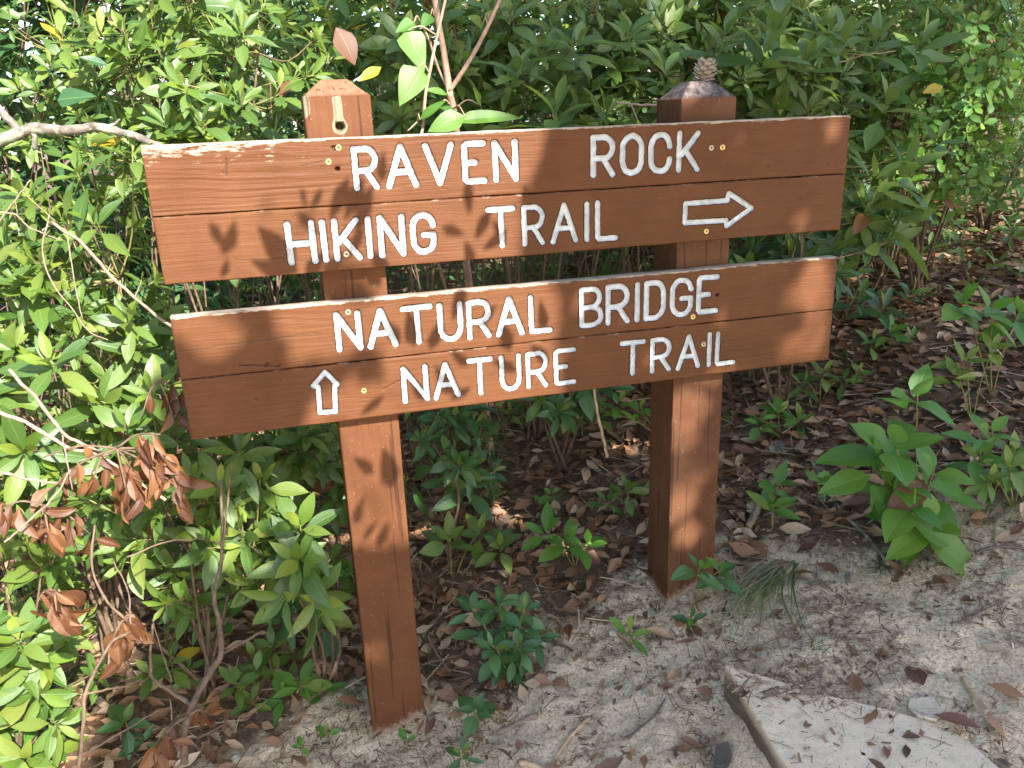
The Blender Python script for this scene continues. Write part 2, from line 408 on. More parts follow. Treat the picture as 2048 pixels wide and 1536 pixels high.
def slab_material():
    mt, nt, b = new_mat('pale_slab')
    v = mapping(nt, (1, 1, 1))
    c = ramp(nt, noise(nt, 26, 6, v, 0.7), [(0.3, (0.46, 0.36, 0.245)), (0.5, (0.60, 0.475, 0.33)), (0.75, (0.65, 0.52, 0.37))])
    c = mix_c(nt, ramp(nt, noise(nt, 150, 3, v), [(0.62, (0, 0, 0)), (0.70, (0.75, 0.75, 0.75))]), c, (0.17, 0.125, 0.09))
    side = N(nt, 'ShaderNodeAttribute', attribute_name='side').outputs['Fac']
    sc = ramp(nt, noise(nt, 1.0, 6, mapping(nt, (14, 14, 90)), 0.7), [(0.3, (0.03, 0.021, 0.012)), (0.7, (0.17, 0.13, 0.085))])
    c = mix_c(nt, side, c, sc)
    nt.links.new(c, b.inputs['Base Color'])
    b.inputs['Roughness'].default_value = 0.9
    bump(nt, b, math_n(nt, 'ADD', noise(nt, 60, 6, v, 0.7), math_n(nt, 'MULTIPLY', noise(nt, 300, 3, v), 0.4)), 0.6, 0.004)
    return mt
M['slab'] = slab_material()

# ------------------------------------------------------------------ ground
def gz(x, y, fine=True):
    x = np.asarray(x, float); y = np.asarray(y, float)
    s = np.where(x > 0.37, 0.285*(x - 0.37), 0.10*(x - 0.37))
    s = np.where(x > 2.6, 0.285*2.23 + 0.10*(x - 2.6), s)
    s = np.where(x < -2, -0.237 + 0.0*x, s)
    z = s*sstep(-2.6, 0.1, y)*0.9 + s*0.1
    z = z + np.where(y > 0, 0.07*np.minimum(y, 6), 0.0)
    z = z - 0.03 + 0.05*fbm(x*1.7, y*1.7, 5.0, 2)
    for px_, py_ in ((0.40, 0.11), (1.275, 0.11)):      # soil packed round the posts
        z = z + 0.020*np.exp(-((x - px_)**2 + (y - py_)**2)/0.019)
    z = z - 0.05*np.exp(-((x - 1.085)/.045)**2)*sstep(-.30, -.40, y)      # washed out beside the slab
    if fine:
        near = sstep(9, 4, np.hypot(x - 0.6, y))
        z = z + near*(0.022*fbm(x*9, y*9, 2.0, 3) + 0.009*fbm(x*40, y*40, 8.0, 2))
    return z
def gpt(px, py, lift=0.0):
    d = ray(px, py)
    t = np.arange(0.6, 9, 0.004)
    P = CAM + d*t[:, None]
    k = np.argmax(P[:, 2] < gz(P[:, 0], P[:, 1]))
    p = P[k].copy(); p[2] = float(gz(p[0], p[1])) + lift
    return p
def gnormal(x, y, e=0.03):
    n = np.array([-(gz(x + e, y, False) - gz(x - e, y, False))/(2*e), -(gz(x, y + e, False) - gz(x, y - e, False))/(2*e), 1.0])
    return n/np.linalg.norm(n)

def duff_amount(x, y):
    """1 under the shrubs (dark leaf mould), 0 on the bare sandy trail; the edge follows the foot of the sign"""
    x = np.asarray(x, float); y = np.asarray(y, float)
    edge = np.interp(x, [-1, -.45, -.3, 0, .16, .3, .49, .7, .93, 1.2, 1.44, 1.7, 1.83, 2.17, 3], [-1, -.3, .15, .23, .33, .26, .15, .1, .22, .2, .13, .03, -.14, -.13, -.3])
    return sstep(-0.20, 0.22, y - edge + 0.20*fbm(x*4, y*4, 9.0, 3))
def build_ground():
    def axis(c, half, step, far):
        a = [c]; s = step
        while a[-1] < c + far:
            if a[-1] > c + half: s *= 1.16
            a.append(a[-1] + s)
        a = np.array(a); return np.concatenate([2*c - a[:0:-1], a])
    X = axis(0.75, 1.7, 0.0125, 45); Y = axis(-0.05, 1.25, 0.0125, 45)
    gx, gy = np.meshgrid(X, Y)
    V = np.column_stack([gx.ravel(), gy.ravel(), gz(gx, gy).ravel()])
    nx, ny = len(X), len(Y)
    i = np.arange(nx*ny).reshape(ny, nx)
    Q = np.stack([i[:-1, :-1], i[:-1, 1:], i[1:, 1:], i[1:, :-1]], -1).reshape(-1, 4)
    me = mesh_np('ground', V, Q, M['ground'], attrs={'duff': duff_amount(V[:, 0], V[:, 1])})
    tag(link('ground', me), kind='structure')
build_ground()

# ------------------------------------------------------------------ the sign: lettering strokes
def arc(cx, cy, rx, ry, a0, a1, n=14):
    a = np.radians(np.linspace(a0, a1, n))
    return [(cx + rx*math.cos(t), cy + ry*math.sin(t)) for t in a]
GLYPH = {
 'R': [[(0, 0), (0, 1)], [(0, 1), (.55, 1)] + arc(.55, .72, .45, .28, 90, -90) + [(0, .44)], [(.5, .44), (1, 0)]],
 'A': [[(0, 0), (.5, 1), (1, 0)], [(.2, .36), (.8, .36)]],
 'V': [[(0, 1), (.5, 0), (1, 1)]],
 'E': [[(1, 1), (.1, 1), (0, .93), (0, .06), (.08, 0), (1, 0)], [(0, .5), (.55, .5)]],
 'N': [[(0, 0), (0, 1), (1, 0), (1, 1)]],
 'O': [arc(.5, .66, .5, .34, 0, 180) + arc(.5, .34, .5, .34, 180, 360) + [(1, .66)]],
 'C': [arc(.5, .68, .5, .32, 0, 180) + arc(.5, .32, .5, .32, 180, 360)],
 'K': [[(0, 0), (0, 1)], [(1, 1), (.12, .42)], [(.32, .56), (1, 0)]],
 'H': [[(0, 0), (0, 1)], [(1, 0), (1, 1)], [(0, .48), (1, .48)]],
 'I': [[(.5, 0), (.5, 1)]],
 'G': [[(1, .72)] + arc(.5, .68, .5, .32, 8, 180) + arc(.5, .32, .5, .32, 180, 360) + [(1, .46), (.52, .46)]],
 'T': [[(0, 1), (1, 1)], [(.5, 1), (.5, 0)]],
 'L': [[(0, 1), (0, .05), (.06, 0), (1, 0)]],
 'U': [[(0, 1), (0, .35)] + arc(.5, .33, .5, .33, 180, 360) + [(1, 1)]],
 'B': [[(0, 0), (0, 1)], [(0, 1), (.5, 1)] + arc(.5, .75, .42, .25, 90, -90) + [(0, .5)], [(.5, .5)] + arc(.5, .25, .5, .25, 90, -90) + [(0, 0)]],
 'D': [[(0, 0), (0, 1), (.45, 1)] + arc(.5, .62, .5, .38, 90, 0) + arc(.5, .38, .5, .38, 0, -90) + [(0, 0)]],
}
def cropmap(ox, oy, s): return lambda p: (ox + p[0]*s, oy + p[1]*s)
c2, c3, c4 = cropmap(670, 0, .3418), cropmap(1150, 140, .2783), cropmap(260, 240, .2344)
c5, z5, z6 = cropmap(670, 500, .3418), cropmap(320, 580, .2637), cropmap(1120, 490, .293)
WORDS = [  # plank index, letters with left and right limits, two points on the base line, two on the cap line, stroke radius
 (0, [('R', c2((90, 870)), c2((268, 1105))), ('A', c2((303, 1108)), c2((492, 1100))), ('V', c2((510, 850)), c2((695, 840))), ('E', c2((742, 950)), c2((893, 1065))), ('N', c2((922, 950)), c2((1072, 930)))],
  (c2((130, 1118)), c2((1055, 1063))), (c2((150, 852)), c2((1048, 812))), .0068),
 (0, [('R', c3((113, 600)), c3((288, 750))), ('O', c3((323, 610)), c3((497, 580))), ('C', c3((528, 600)), c3((700, 560))), ('K', c3((732, 590)), c3((900, 570)))],
  (c3((132, 777)), c3((742, 740))), (c3((190, 462)), c3((750, 437))), .0066),
 (1, [('H', c4((1330, 1050)), c4((1590, 1040))), ('I', c4((1632, 1020)), c4((1680, 1020))), ('K', c4((1730, 1020)), c2((150, 1390))), ('I', c2((178, 1390)), c2((222, 1390))), ('N', c2((252, 1390)), c2((412, 1370))), ('G', c2((440, 1370)), c2((594, 1370)))],
  (c4((1385, 1240)), c2((515, 1490))), (c4((1345, 865)), c2((520, 1240))), .0066),
 (1, [('T', c2((882, 1235)), c2((1057, 1225))), ('R', c2((1092, 1320)), c2((1230, 1430))), ('A', c2((1262, 1425)), c2((1423, 1405))), ('I', c2((1458, 1300)), c2((1492, 1300))), ('L', c2((1522, 1300)), c2((1655, 1385)))],
  (c2((978, 1450)), c2((1590, 1410))), (c2((970, 1208)), c2((1535, 1172))), .0062),
 (2, [('N', z5((1325, 320)), z5((1535, 320))), ('A', z5((1575, 450)), z5((1813, 430))), ('T', c5((380, 350)), c5((572, 325))), ('U', c5((600, 420)), c5((750, 410))), ('R', c5((770, 410)), c5((920, 505))), ('A', c5((942, 500)), c5((1110, 485))), ('L', c5((1132, 370)), c5((1275, 455)))],
  (z5((1360, 472)), c5((1200, 488))), (z5((1330, 168)), c5((1145, 260))), .0068),
 (2, [('B', z6((132, 430)), z6((298, 410))), ('R', z6((312, 410)), z6((475, 520))), ('I', z6((508, 390)), z6((547, 390))), ('D', z6((572, 380)), z6((724, 370))), ('G', z6((750, 365)), z6((910, 350))), ('E', z6((932, 350)), z6((1080, 430)))],
  (z6((210, 565)), z6((1000, 472))), (z6((215, 282)), z6((1010, 204))), .0068),
 (3, [('N', c5((390, 790)), c5((550, 780))), ('A', c5((577, 875)), c5((738, 855))), ('T', c5((768, 650)), c5((922, 640))), ('U', c5((962, 720)), c5((1093, 720))), ('R', c5((1117, 700)), c5((1250, 800))), ('E', c5((1280, 690)), c5((1412, 770)))],
  (c5((415, 898)), c5((1340, 790))), (c5((400, 680)), c5((1350, 572))), .0062),
 (3, [('T', z6((410, 685)), z6((588, 658))), ('R', z6((615, 760)), z6((757, 860))), ('A', z6((790, 845)), z6((957, 830))), ('I', z6((1005, 715)), z6((1036, 715))), ('L', z6((1062, 700)), z6((1198, 795)))],
  (z6((497, 893)), z6((1110, 822))), (z6((500, 650)), z6((1085, 590))), .0062),
]
ARROWS = [
 (1, [c3(p) for p in ((795, 960), (1095, 938), (1107, 886), (1268, 992), (1092, 1120), (1086, 1080), (790, 1098))], .0062),
 (3, [z5(p) for p in ((1250, 624), (1162, 728), (1200, 736), (1214, 928), (1332, 922), (1324, 722), (1345, 714))], .0058),
]
rs = np.random.RandomState(11)
STROKES = {0: [], 1: [], 2: [], 3: []}          # plank -> list of (letter, segments, radius, seed)
for pl, letters, base, cap, r in WORDS:
    b0, b1, t0, t1 = [on_plane(*p) for p in (base[0], base[1], cap[0], cap[1])]
    for ch, L, R_ in letters:
        x0, x1 = on_plane(*L)[0] + r, on_plane(*R_)[0] - r
        xm = 0.5*(x0 + x1)
        zb = b0[2] + (b1[2] - b0[2])*(xm - b0[0])/(b1[0] - b0[0]) + r
        zt = t0[2] + (t1[2] - t0[2])*(xm - t0[0])/(t1[0] - t0[0]) - r
        segs = []
        for poly in GLYPH[ch]:
            P = [(x0 + (x1 - x0)*u + rs.uniform(-.0007, .0007), zb + (zt - zb)*w + rs.uniform(-.0007, .0007)) for u, w in poly]
            segs += list(zip(P[:-1], P[1:]))
        STROKES[pl].append((ch, np.array(segs), r*rs.uniform(.94, 1.06), rs.uniform(0, 50)))
for pl, pts, r in ARROWS:
    P = [tuple(on_plane(*p)[[0, 2]]) for p in pts]
    STROKES[pl].append(('arrow', np.array(list(zip(P, P[1:] + P[:1]))), r, rs.uniform(0, 50)))
def seg_dist(x, z, segs):
    d = np.full(x.shape, 9.0)
    for (a, b) in segs:
        ab = b - a; l2 = ab @ ab + 1e-12
        t = np.clip(((x - a[0])*ab[0] + (z - a[1])*ab[1])/l2, 0, 1)
        d = np.minimum(d, np.hypot(x - a[0] - t*ab[0], z - a[1] - t*ab[1]))
    return d
GROOVE = 0.0068

# ------------------------------------------------------------------ the sign: planks
PLANK_Z = [(ZO - .140, ZO), (ZO - .282, ZO - .142), (ZO - .3527 - .140, ZO - .3527), (ZO - .3527 - .282, ZO - .3527 - .142)]
PITS = [  # plank, pixel, radius, depth: screw holes, knots and dents
 (0, (675, 338), .0055, .012), (0, (668, 296), .006, .006), (0, (445, 345), .003, .002), (0, (1660, 235), .004, .002), (0, (1455, 327), .003, .0015),
 (2, (1435, 590), .005, .010), (2, (535, 729), .004, .004), (2, (560, 730), .003, .003), (2, (500, 664), .003, .0015), (3, (560, 761), .003, .002),
 (3, (511, 799), .004, .0012), (3, (755, 770), .003, .002), (1, (1600, 395), .003, .0015), (1, (1455, 362), .003, .002), (0, (1655, 330), .004, .0015), (0, (1535, 333), .004, .0015)]
CRACKS = [(2, [(480, 732), (560, 731)], .0012, .003), (3, [(765, 780), (785, 768), (802, 762)], .0010, .003), (0, [(452, 318), (452, 352)], .0016, .0016),
          (0, [(600, 330), (660, 322)], .001, .001), (2, [(358, 704), (640, 664)], .0012, .0009), (1, [(470, 521), (560, 516), (640, 527)], .001, .0008)]
def plank_shape(k, X, Z):
    """height of the front face (towards -Y), paint wear and dark pits on a grid"""
    z0, z1 = PLANK_Z[k]
    strong = (1.4 - 0.9*sstep(0.1, 0.8, X)) if k == 0 else 0.55
    h = 0.0011*strong*(fbm(X*4 + k*9, Z*210 + 6*fbm(X*3, Z*9, k), 3 + k, 2))
    h = h + 0.0010*fbm(X*5, Z*8, 20 + k, 2)
    dt, db = z1 - Z, Z - z0
    dl, dr = X - 0.0, 1.645 - X
    r = 0.0032
    for d, w in ((dt, 1.0), (db, 0.8), (dl, 1.1), (dr, 1.1)):
        rr = r*w*(1 + 0.7*fbm(X*22, Z*22, 31 + k, 2))
        h = h - np.where(d < rr, rr - np.sqrt(np.maximum(rr*rr - (rr - d)**2, 0)), 0)
    wear = np.zeros_like(X)
    amt = {0: 1.0, 1: 0.45, 2: 0.75, 3: 0.4}[k]
    wear = np.maximum(wear, amt*np.exp(-dt/0.0065))
    wear = np.maximum(wear, 0.35*amt*np.exp(-np.minimum(dl, dr)/0.008))
    if k == 0:
        wear = np.maximum(wear, 0.72*np.exp(-dt/0.05)*sstep(0.6, 0.1, X))
        wear = np.maximum(wear, 0.40*np.exp(-((Z - z1 + .04)/.012)**2 - ((X - .27)/.14)**2))
    pit = np.zeros_like(X)
    for pk, px, r_, dp in PITS:
        if pk != k: continue
        c = on_plane(*px)
        d = np.hypot((X - c[0])*0.8, Z - c[2])
        h = h - dp*sstep(r_, r_*0.45, d)
        pit = np.maximum(pit, sstep(r_*1.1, r_*0.5, d)*(1.0 if dp > .003 else 0.3))
    for ck, pts, r_, dp in CRACKS:
        if ck != k: continue
        P = [on_plane(*p)[[0, 2]] for p in pts]
        d = seg_dist(X, Z + 0.004*fbm(X*40, Z*0 + 3, 4, 2), list(zip(P[:-1], P[1:])))
        h = h - dp*sstep(r_*1.6, r_*0.4, d)
        pit = np.maximum(pit, 0.8*sstep(r_*1.4, r_*0.4, d))
    return h, wear, pit

def build_plank(k, root):
    z0, z1 = PLANK_Z[k]
    W = 1.645
    nx, nz = 780, 74
    xs = np.linspace(0, W, nx); zs = np.linspace(z0, z1, nz)
    X, Z = np.meshgrid(xs, zs)
    h, wear, pit = plank_shape(k, X, Z)
    h = h - 0.0003
    for ch, segs, r, sd in STROKES[k]:
        lo, hi = segs.reshape(-1, 2).min(0) - .02, segs.reshape(-1, 2).max(0) + .02
        i0, i1 = np.searchsorted(xs, [lo[0], hi[0]]); j0, j1 = np.searchsorted(zs, [lo[1], hi[1]])
        sl = (slice(j0, j1), slice(i0, i1))
        d = seg_dist(X[sl], Z[sl], segs) - r - 0.0011
        rr = r + 0.0011
        g = (GROOVE + .0012)*np.sqrt(np.clip(1 - ((np.minimum(d, 0) + rr)/rr)**2, 0, 1)) + 0.0012*sstep(0.0004, -0.0012, d)
        h[sl] = h[sl] - np.where(d < 0.0004, g, 0)
    # slight unevenness of the outline
    Xv = X + np.where(X < 1e-6, -1, np.where(X > W - 1e-6, 1, 0))*0.0015*fbm(Z*60, Z*0 + k, 6, 2)
    Zv = Z + np.where((Z > z1 - 1e-6), 1, np.where(Z < z0 + 1e-6, 1, 0))*0.0014*fbm(X*14, X*0 + 5*k, 7, 3)
    F = np.column_stack([Xv.ravel(), (-h).ravel(), Zv.ravel()])
    i = np.arange(nx*nz).reshape(nz, nx)
    Q = np.stack([i[:-1, :-1], i[:-1, 1:], i[1:, 1:], i[1:, :-1]], -1).reshape(-1, 4)
    per = np.concatenate([i[0, :], i[1:, -1], i[-1, -2::-1], i[-2:0:-1, 0]])
    n0 = len(F)
    B = []
    rings = [0.004, 0.016, 0.036, 0.038]
    for q, dy in enumerate(rings):
        R_ = F[per].copy(); R_[:, 1] = dy
        c = np.array([W/2, 0, (z0 + z1)/2])
        ins = 0.002 if q == 3 else -0.0006*fbm(R_[:, 0]*30, R_[:, 2]*30 + dy*900, 12 + k, 2)
        R_[:, 0] -= np.clip((R_[:, 0] - c[0])*1e3, -1, 1)*ins*(np.abs(R_[:, 0] - c[0]) > W/2 - .006)
        R_[:, 2] -= np.clip((R_[:, 2] - c[2])*1e3, -1, 1)*ins*(np.abs(R_[:, 2] - c[2]) > .064)
        B.append(R_)
    m_ = len(per)
    V = np.vstack([F] + B)
    SQ = []
    prev = per
    for q in range(4):
        cur = n0 + q*m_ + np.arange(m_)
        SQ.append(np.stack([prev, cur, np.roll(cur, -1), np.roll(prev, -1)], -1)); prev = cur
    # back: join bottom and top runs of the last ring, column by column
    bi, ti = prev[:nx], prev[nx + nz - 2: 2*nx + nz - 2][::-1]
    SQ.append(np.stack([bi[1:], bi[:-1], ti[:-1], ti[1:]], -1))
    Qa = np.vstack([Q] + SQ)
    wv = np.zeros(len(V)); wv[:n0] = wear.ravel()
    topv = np.concatenate([np.where(r_[:, 2] > z1 - .006, {0: 1.25, 1: .5, 2: 1.0, 3: .5}[k], 0.15) for r_ in B])
    wv[n0:] = topv
    pv = np.zeros(len(V)); pv[:n0] = pit.ravel()
    me = mesh_np('plank', V, Qa, M['paint'], attrs={'wear': wv, 'pit': pv})
    me.set_sharp_from_angle(angle=math.radians(55))
    return link('plank', me, root)

def letter_mesh(k, ch, segs, r, sd):
    lo, hi = segs.reshape(-1, 2).min(0) - r - .003, segs.reshape(-1, 2).max(0) + r + .003
    st = 0.0014
    xs = np.arange(lo[0], hi[0] + st, st); zs = np.arange(lo[1], hi[1] + st, st)
    X, Z = np.meshgrid(xs, zs)
    d = seg_dist(X, Z, segs) - r + 0.0011*fbm(X*160 + sd, Z*160, 3, 2)
    nx = len(xs)
    verts, vid, faces = [], {}, []
    dd = d.ravel(); Pf = np.column_stack([X.ravel(), Z.ravel()])
    def vert(i):
        if i not in vid: vid[i] = len(verts); verts.append((Pf[i][0], Pf[i][1], dd[i]))
        return vid[i]
    def cut(i, j):
        key = (min(i, j), max(i, j))
        if key not in vid:
            t = dd[i]/(dd[i] - dd[j]); p = Pf[i] + (Pf[j] - Pf[i])*t
            vid[key] = len(verts); verts.append((p[0], p[1], 0.0))
        return vid[key]
    neg = d < 0
    cells = neg[:-1, :-1] | neg[:-1, 1:] | neg[1:, :-1] | neg[1:, 1:]
    for j, i in zip(*np.nonzero(cells)):
        a = j*nx + i
        c = [a, a + 1, a + 1 + nx, a + nx]
        f = []
        for q in range(4):
            p, n = c[q], c[(q + 1) % 4]
            if dd[p] < 0: f.append(vert(p))
            if (dd[p] < 0) != (dd[n] < 0): f.append(cut(p, n))
        if len(f) >= 3: faces.append(f)
    V = np.array(verts)
    h, _, _ = plank_shape(k, V[:, 0], V[:, 1])
    prof = GROOVE*np.sqrt(np.clip(1 - ((V[:, 2] + r)/r)**2, 0, 1)) + 0.0004
    prof = prof + 0.0005*fbm(V[:, 0]*120 + sd, V[:, 1]*120, 2, 2)
    co = np.column_stack([V[:, 0], -(h - prof), V[:, 1]])
    me = bpy.data.meshes.new('letter')
    me.from_pydata(co.tolist(), [], faces)
    me.materials.append(M['white'])
    me.polygons.foreach_set('use_smooth', np.ones(len(faces), bool))
    me.update()
    return me

def screw_mesh(mat):
    rings = [(.0, -.0012), (.0016, -.0012), (.0024, 0.0), (.0052, .0006), (.0066, .0002), (.0070, -.0012)]
    n = 18; V = []; mi = []
    for q, (r, y) in enumerate(rings):
        for j in range(n):
            a = j*2*math.pi/n
            rr = r*(1 + (0.22*math.cos(6*a) if q in (1, 2) else 0))
            V.append((rr*math.cos(a), -y, rr*math.sin(a)))
    Q = []
    for q in range(len(rings) - 1):
        for j in range(n):
            Q.append((q*n + j, q*n + (j + 1) % n, (q + 1)*n + (j + 1) % n, (q + 1)*n + j)); mi.append(1 if q < 2 else 0)
    return mesh_np('screw', V, [q[::-1] for q in Q], [mat, M['recess']], midx=mi)
SCREWS = [(0, (677, 296), 'brass'), (0, (657, 324), 'brass'), (1, (693, 509), 'steel'), (0, (1423, 296), 'steel'), (0, (1445, 295), 'brass'), (1, (1413, 463), 'brass'),
          (2, (696, 625), 'steel'), (3, (728, 782), 'brass'), (2, (1386, 634), 'brass'), (3, (1407, 689), 'steel')]

def build_post(root, x0, w, z_sh, z_top, mat, hole, seed):
    y0, dpt = 0.0405, 0.140
    zs = np.concatenate([np.arange(-0.35, z_sh - .2, .014), np.linspace(z_sh - .2, z_sh, 64)])
    n = 44
    s = (np.arange(n) + 0.0)/n
    sq = np.concatenate([np.column_stack([s, 0*s]), np.column_stack([1 + 0*s, s]), np.column_stack([1 - s, 1 + 0*s]), np.column_stack([0*s, 1 - s])])
    per = len(sq)
    V, wear, pit, top, soil = [], [], [], [], []
    def ring(z, ins, tp, extra=0.0):
        px, py = x0 + ins + sq[:, 0]*(w - 2*ins), y0 + ins + sq[:, 1]*(dpt - 2*ins)
        cx, cy = x0 + w/2, y0 + dpt/2
        # rounded arrises
        ax, ay = np.abs(px - cx) - (w/2 - ins) + .004, np.abs(py - cy) - (dpt/2 - ins) + .004
        both = (ax > 0) & (ay > 0)
        l = np.hypot(ax, ay); f = np.where(both & (l > .004), 1 - .004/np.maximum(l, 1e-6), 0)
        px = px - np.sign(px - cx)*ax*f; py = py - np.sign(py - cy)*ay*f
        dis = 0.0012*fbm(px*140 + py*140 + seed, z*7 + 0*px, seed, 2)
        nx_ = np.where(sq[:, 1] == 0, 0, np.where(sq[:, 0] == 1, 1, np.where(sq[:, 1] == 1, 0, -1)))
        ny_ = np.where((sq[:, 1] == 0), -1, np.where(sq[:, 1] == 1, 1, 0))
        wr = np.full(per, 0.0); pt = np.zeros(per)
        front = sq[:, 1] == 0
        wr = wr + np.where(front, 0.14*np.exp(-np.minimum(px - x0, x0 + w - px)/.006), 0)
        if hole is not None:
            hx, hz = hole
            d = np.hypot(px - hx, z - hz)
            dp = 0.022*sstep(.0115, .007, d)
            dis = dis + np.where(front, -dp, 0)
            pt = np.where(front, sstep(.0105, .007, d), 0)
            wr = wr + np.where(front, 0.75*sstep(.021, .013, d), 0)
            wr = wr + np.where(front & (z > hz), 0.8*sstep(.013, .007, np.abs(px - hx + .002 - 0.003*vnoise(z*70, 0, 3)))*sstep(z_sh + .004, z_sh - .004, z), 0)
            wr = wr + np.where(front, 0.55*sstep(.022, .006, px - x0)*sstep(z_sh - .055, z_sh - .03, z), 0)
        wr = wr + 0.10*sstep(.35, .05, z)
        V.append(np.column_stack([px + nx_*dis, py + ny_*dis, np.full(per, z) + extra])); wear.append(wr); pit.append(pt); top.append(np.full(per, tp)); soil.append(0.95*np.exp(-np.maximum(z - gz(px, py), 0)/.045))
    for z in zs: ring(z, 0.0, 0.0)
    for t in np.linspace(0, 1, 8)[1:]:
        ring(z_sh + (z_top - z_sh)*t, 0.042*t + 0.0005, 1.0, 0.0016*vnoise(sq[:, 0]*9 + seed, sq[:, 1]*9 + t*3, seed + 2))
    for t in (0.75, 0.5, 0.25, 0.02):
        ins = 0.0425 + (w/2 - 0.0425 - .0006)*(1 - t)
        ring(z_top + 0.001*(1 - t), min(ins, dpt/2 - .0008), 1.0, 0.0014*vnoise(sq[:, 0]*8, sq[:, 1]*8 + t*5, seed + 4))
    V = np.vstack(V); nr = len(V)//per
    i = np.arange(nr*per).reshape(nr, per)
    Q = np.stack([i[:-1], np.roll(i[:-1], -1, 1), np.roll(i[1:], -1, 1), i[1:]], -1).reshape(-1, 4)
    me = mesh_np('post', V, Q, mat, attrs={'wear': np.concatenate(wear), 'pit': np.concatenate(pit), 'top': np.concatenate(top), 'soil': np.concatenate(soil)})
    me.set_sharp_from_angle(angle=math.radians(40))
    return link('post', me, root)

sign = empty('trail_sign', (0.82, 0.07, 0.1), 'brown wooden trail sign on two posts with white routed lettering and arrows', 'sign')
hp = on_plane(680, 253, .0405)
pa = build_post(sign, 0.327, 0.1433, ZO + .083, ZO + .118, M['post_a'], (hp[0], hp[2]), 3.0)
pb = build_post(sign, 1.202, 0.1472, ZO + .052, ZO + .092, M['post_b'], None, 8.0)
pa['label'] = 'painted post with a drilled hole near its bevelled top'
pb['label'] = 'worn post with blackened weathered bevelled top'
smesh = {'brass': screw_mesh(M['brass']), 'steel': screw_mesh(M['steel'])}
plank_text = ['RAVEN ROCK', 'HIKING TRAIL and a right arrow', 'NATURAL BRIDGE', 'NATURE TRAIL and an up arrow']
planks = []
for k in range(4):
    p = build_plank(k, sign)
    p['label'] = 'brown plank lettered ' + plank_text[k]
    planks.append(p)
    for ch, segs, r, sd in STROKES[k]:
        o = link('arrow' if ch == 'arrow' else 'letter', letter_mesh(k, ch, segs, r, sd), p)
for q, (k, px, mt) in enumerate(SCREWS):
    o = bpy.data.objects.new('screw', smesh[mt]); col.objects.link(o); o.parent = planks[k]
    c = on_plane(*px)
    o.location = (c[0], -0.0002, c[2])
    o.rotation_euler = (rs.uniform(-.12, .12), rs.uniform(0, 6), rs.uniform(-.12, .12))

# ------------------------------------------------------------------ leaves: a library of shapes and the way plants carry them
def leaf_variant(kind, seed):
    r = np.random.RandomState(seed)
    nv, nu = {'laurel': (7, 2), 'broad': (7, 4), 'heart': (7, 4), 'oval': (5, 2), 'dead': (6, 4), 'litter': (4, 2), 'canopy': (3, 2), 'far': (3, 2), 'chip': (1, 1), 'needle': (4, 1), 'blade': (7, 2)}[kind]
    v = np.linspace(0, 1, nv + 1)
    if kind in ('laurel', 'dead', 'litter', 'canopy', 'far'):
        w = np.sin(np.pi*np.clip(v, 0, 1)**1.12)**0.85*(1 - 0.25*v)
        ratio = r.uniform(.33, .42)
    elif kind == 'broad':
        w = np.sin(np.pi*v**0.85)**0.8*(1 - 0.2*v); ratio = r.uniform(.48, .58)
    elif kind == 'heart':
        w = np.sin(np.pi*v**0.55)**0.75*(1 - 0.3*v); ratio = r.uniform(.72, .85)
    elif kind == 'oval':
        w = np.sin(np.pi*v)**0.6; ratio = r.uniform(.5, .62)
    elif kind == 'chip':
        w = np.ones(2); ratio = r.uniform(.12, .35)
    elif kind == 'needle':
        w = np.ones(nv + 1); ratio = 0.016
    else:
        w = (1 - v**1.6)*0.9 + .1; ratio = .035
    if kind not in ('chip', 'needle', 'blade'):
        w[0] = .05; w[-1] = .015; w[1] = max(w[1]*.75, .06) if kind not in ('heart',) else w[1]
    u = np.linspace(-1, 1, nu + 1)
    U, Vv = np.meshgrid(u, v)
    Wd = w[:, None]*ratio/2
    X = Vv.copy(); Y = U*Wd
    fold = {'laurel': r.uniform(.15, .55), 'broad': r.uniform(.1, .4), 'heart': r.uniform(.1, .35), 'oval': .2, 'dead': r.uniform(.5, 1.5), 'litter': r.uniform(-.3, .9), 'canopy': .3, 'far': .35}.get(kind, 0.0)
    curl = {'laurel': r.uniform(-.02, .30), 'broad': r.uniform(.05, .35), 'heart': r.uniform(.05, .3), 'oval': r.uniform(0, .15), 'dead': r.uniform(-.2, .5), 'litter': r.uniform(-.25, .3), 'canopy': .15, 'far': .15, 'needle': r.uniform(-.1, .1), 'blade': r.uniform(.3, .9)}.get(kind, 0.0)
    Z = fold*np.abs(Y) - curl*Vv**2
    if kind in ('broad', 'heart', 'laurel', 'dead', 'litter'):
        Z = Z + {'dead': .04, 'litter': .035}.get(kind, .014)*np.sin(Vv*r.uniform(6, 11) + U*r.uniform(0, 1.5) + r.uniform(0, 6))*np.abs(U)
    if kind in ('dead', 'litter'):
        Y = Y + .05*np.sin(Vv*3 + r.uniform(0, 6)); 
    if kind in ('laurel', 'broad', 'needle'):
        Y = Y + r.uniform(-.06, .06)*Vv**2
    P = np.column_stack([X.ravel(), Y.ravel(), Z.ravel()])
    i = np.arange((nv + 1)*(nu + 1)).reshape(nv + 1, nu + 1)
    Q = np.stack([i[:-1, :-1], i[1:, :-1], i[1:, 1:], i[:-1, 1:]], -1).reshape(-1, 4)
    uv = np.column_stack([(U*0.5 + 0.5).ravel(), Vv.ravel()])
    return P, Q, uv
LV = {}
for kd, n in (('laurel', 10), ('broad', 8), ('heart', 4), ('oval', 4), ('dead', 8), ('litter', 10), ('canopy', 3), ('far', 5), ('chip', 5), ('needle', 5), ('blade', 6)):
    LV[kd] = [leaf_variant(kd, 100 + 17*q + len(kd)) for q in range(n)]
_lm = {}
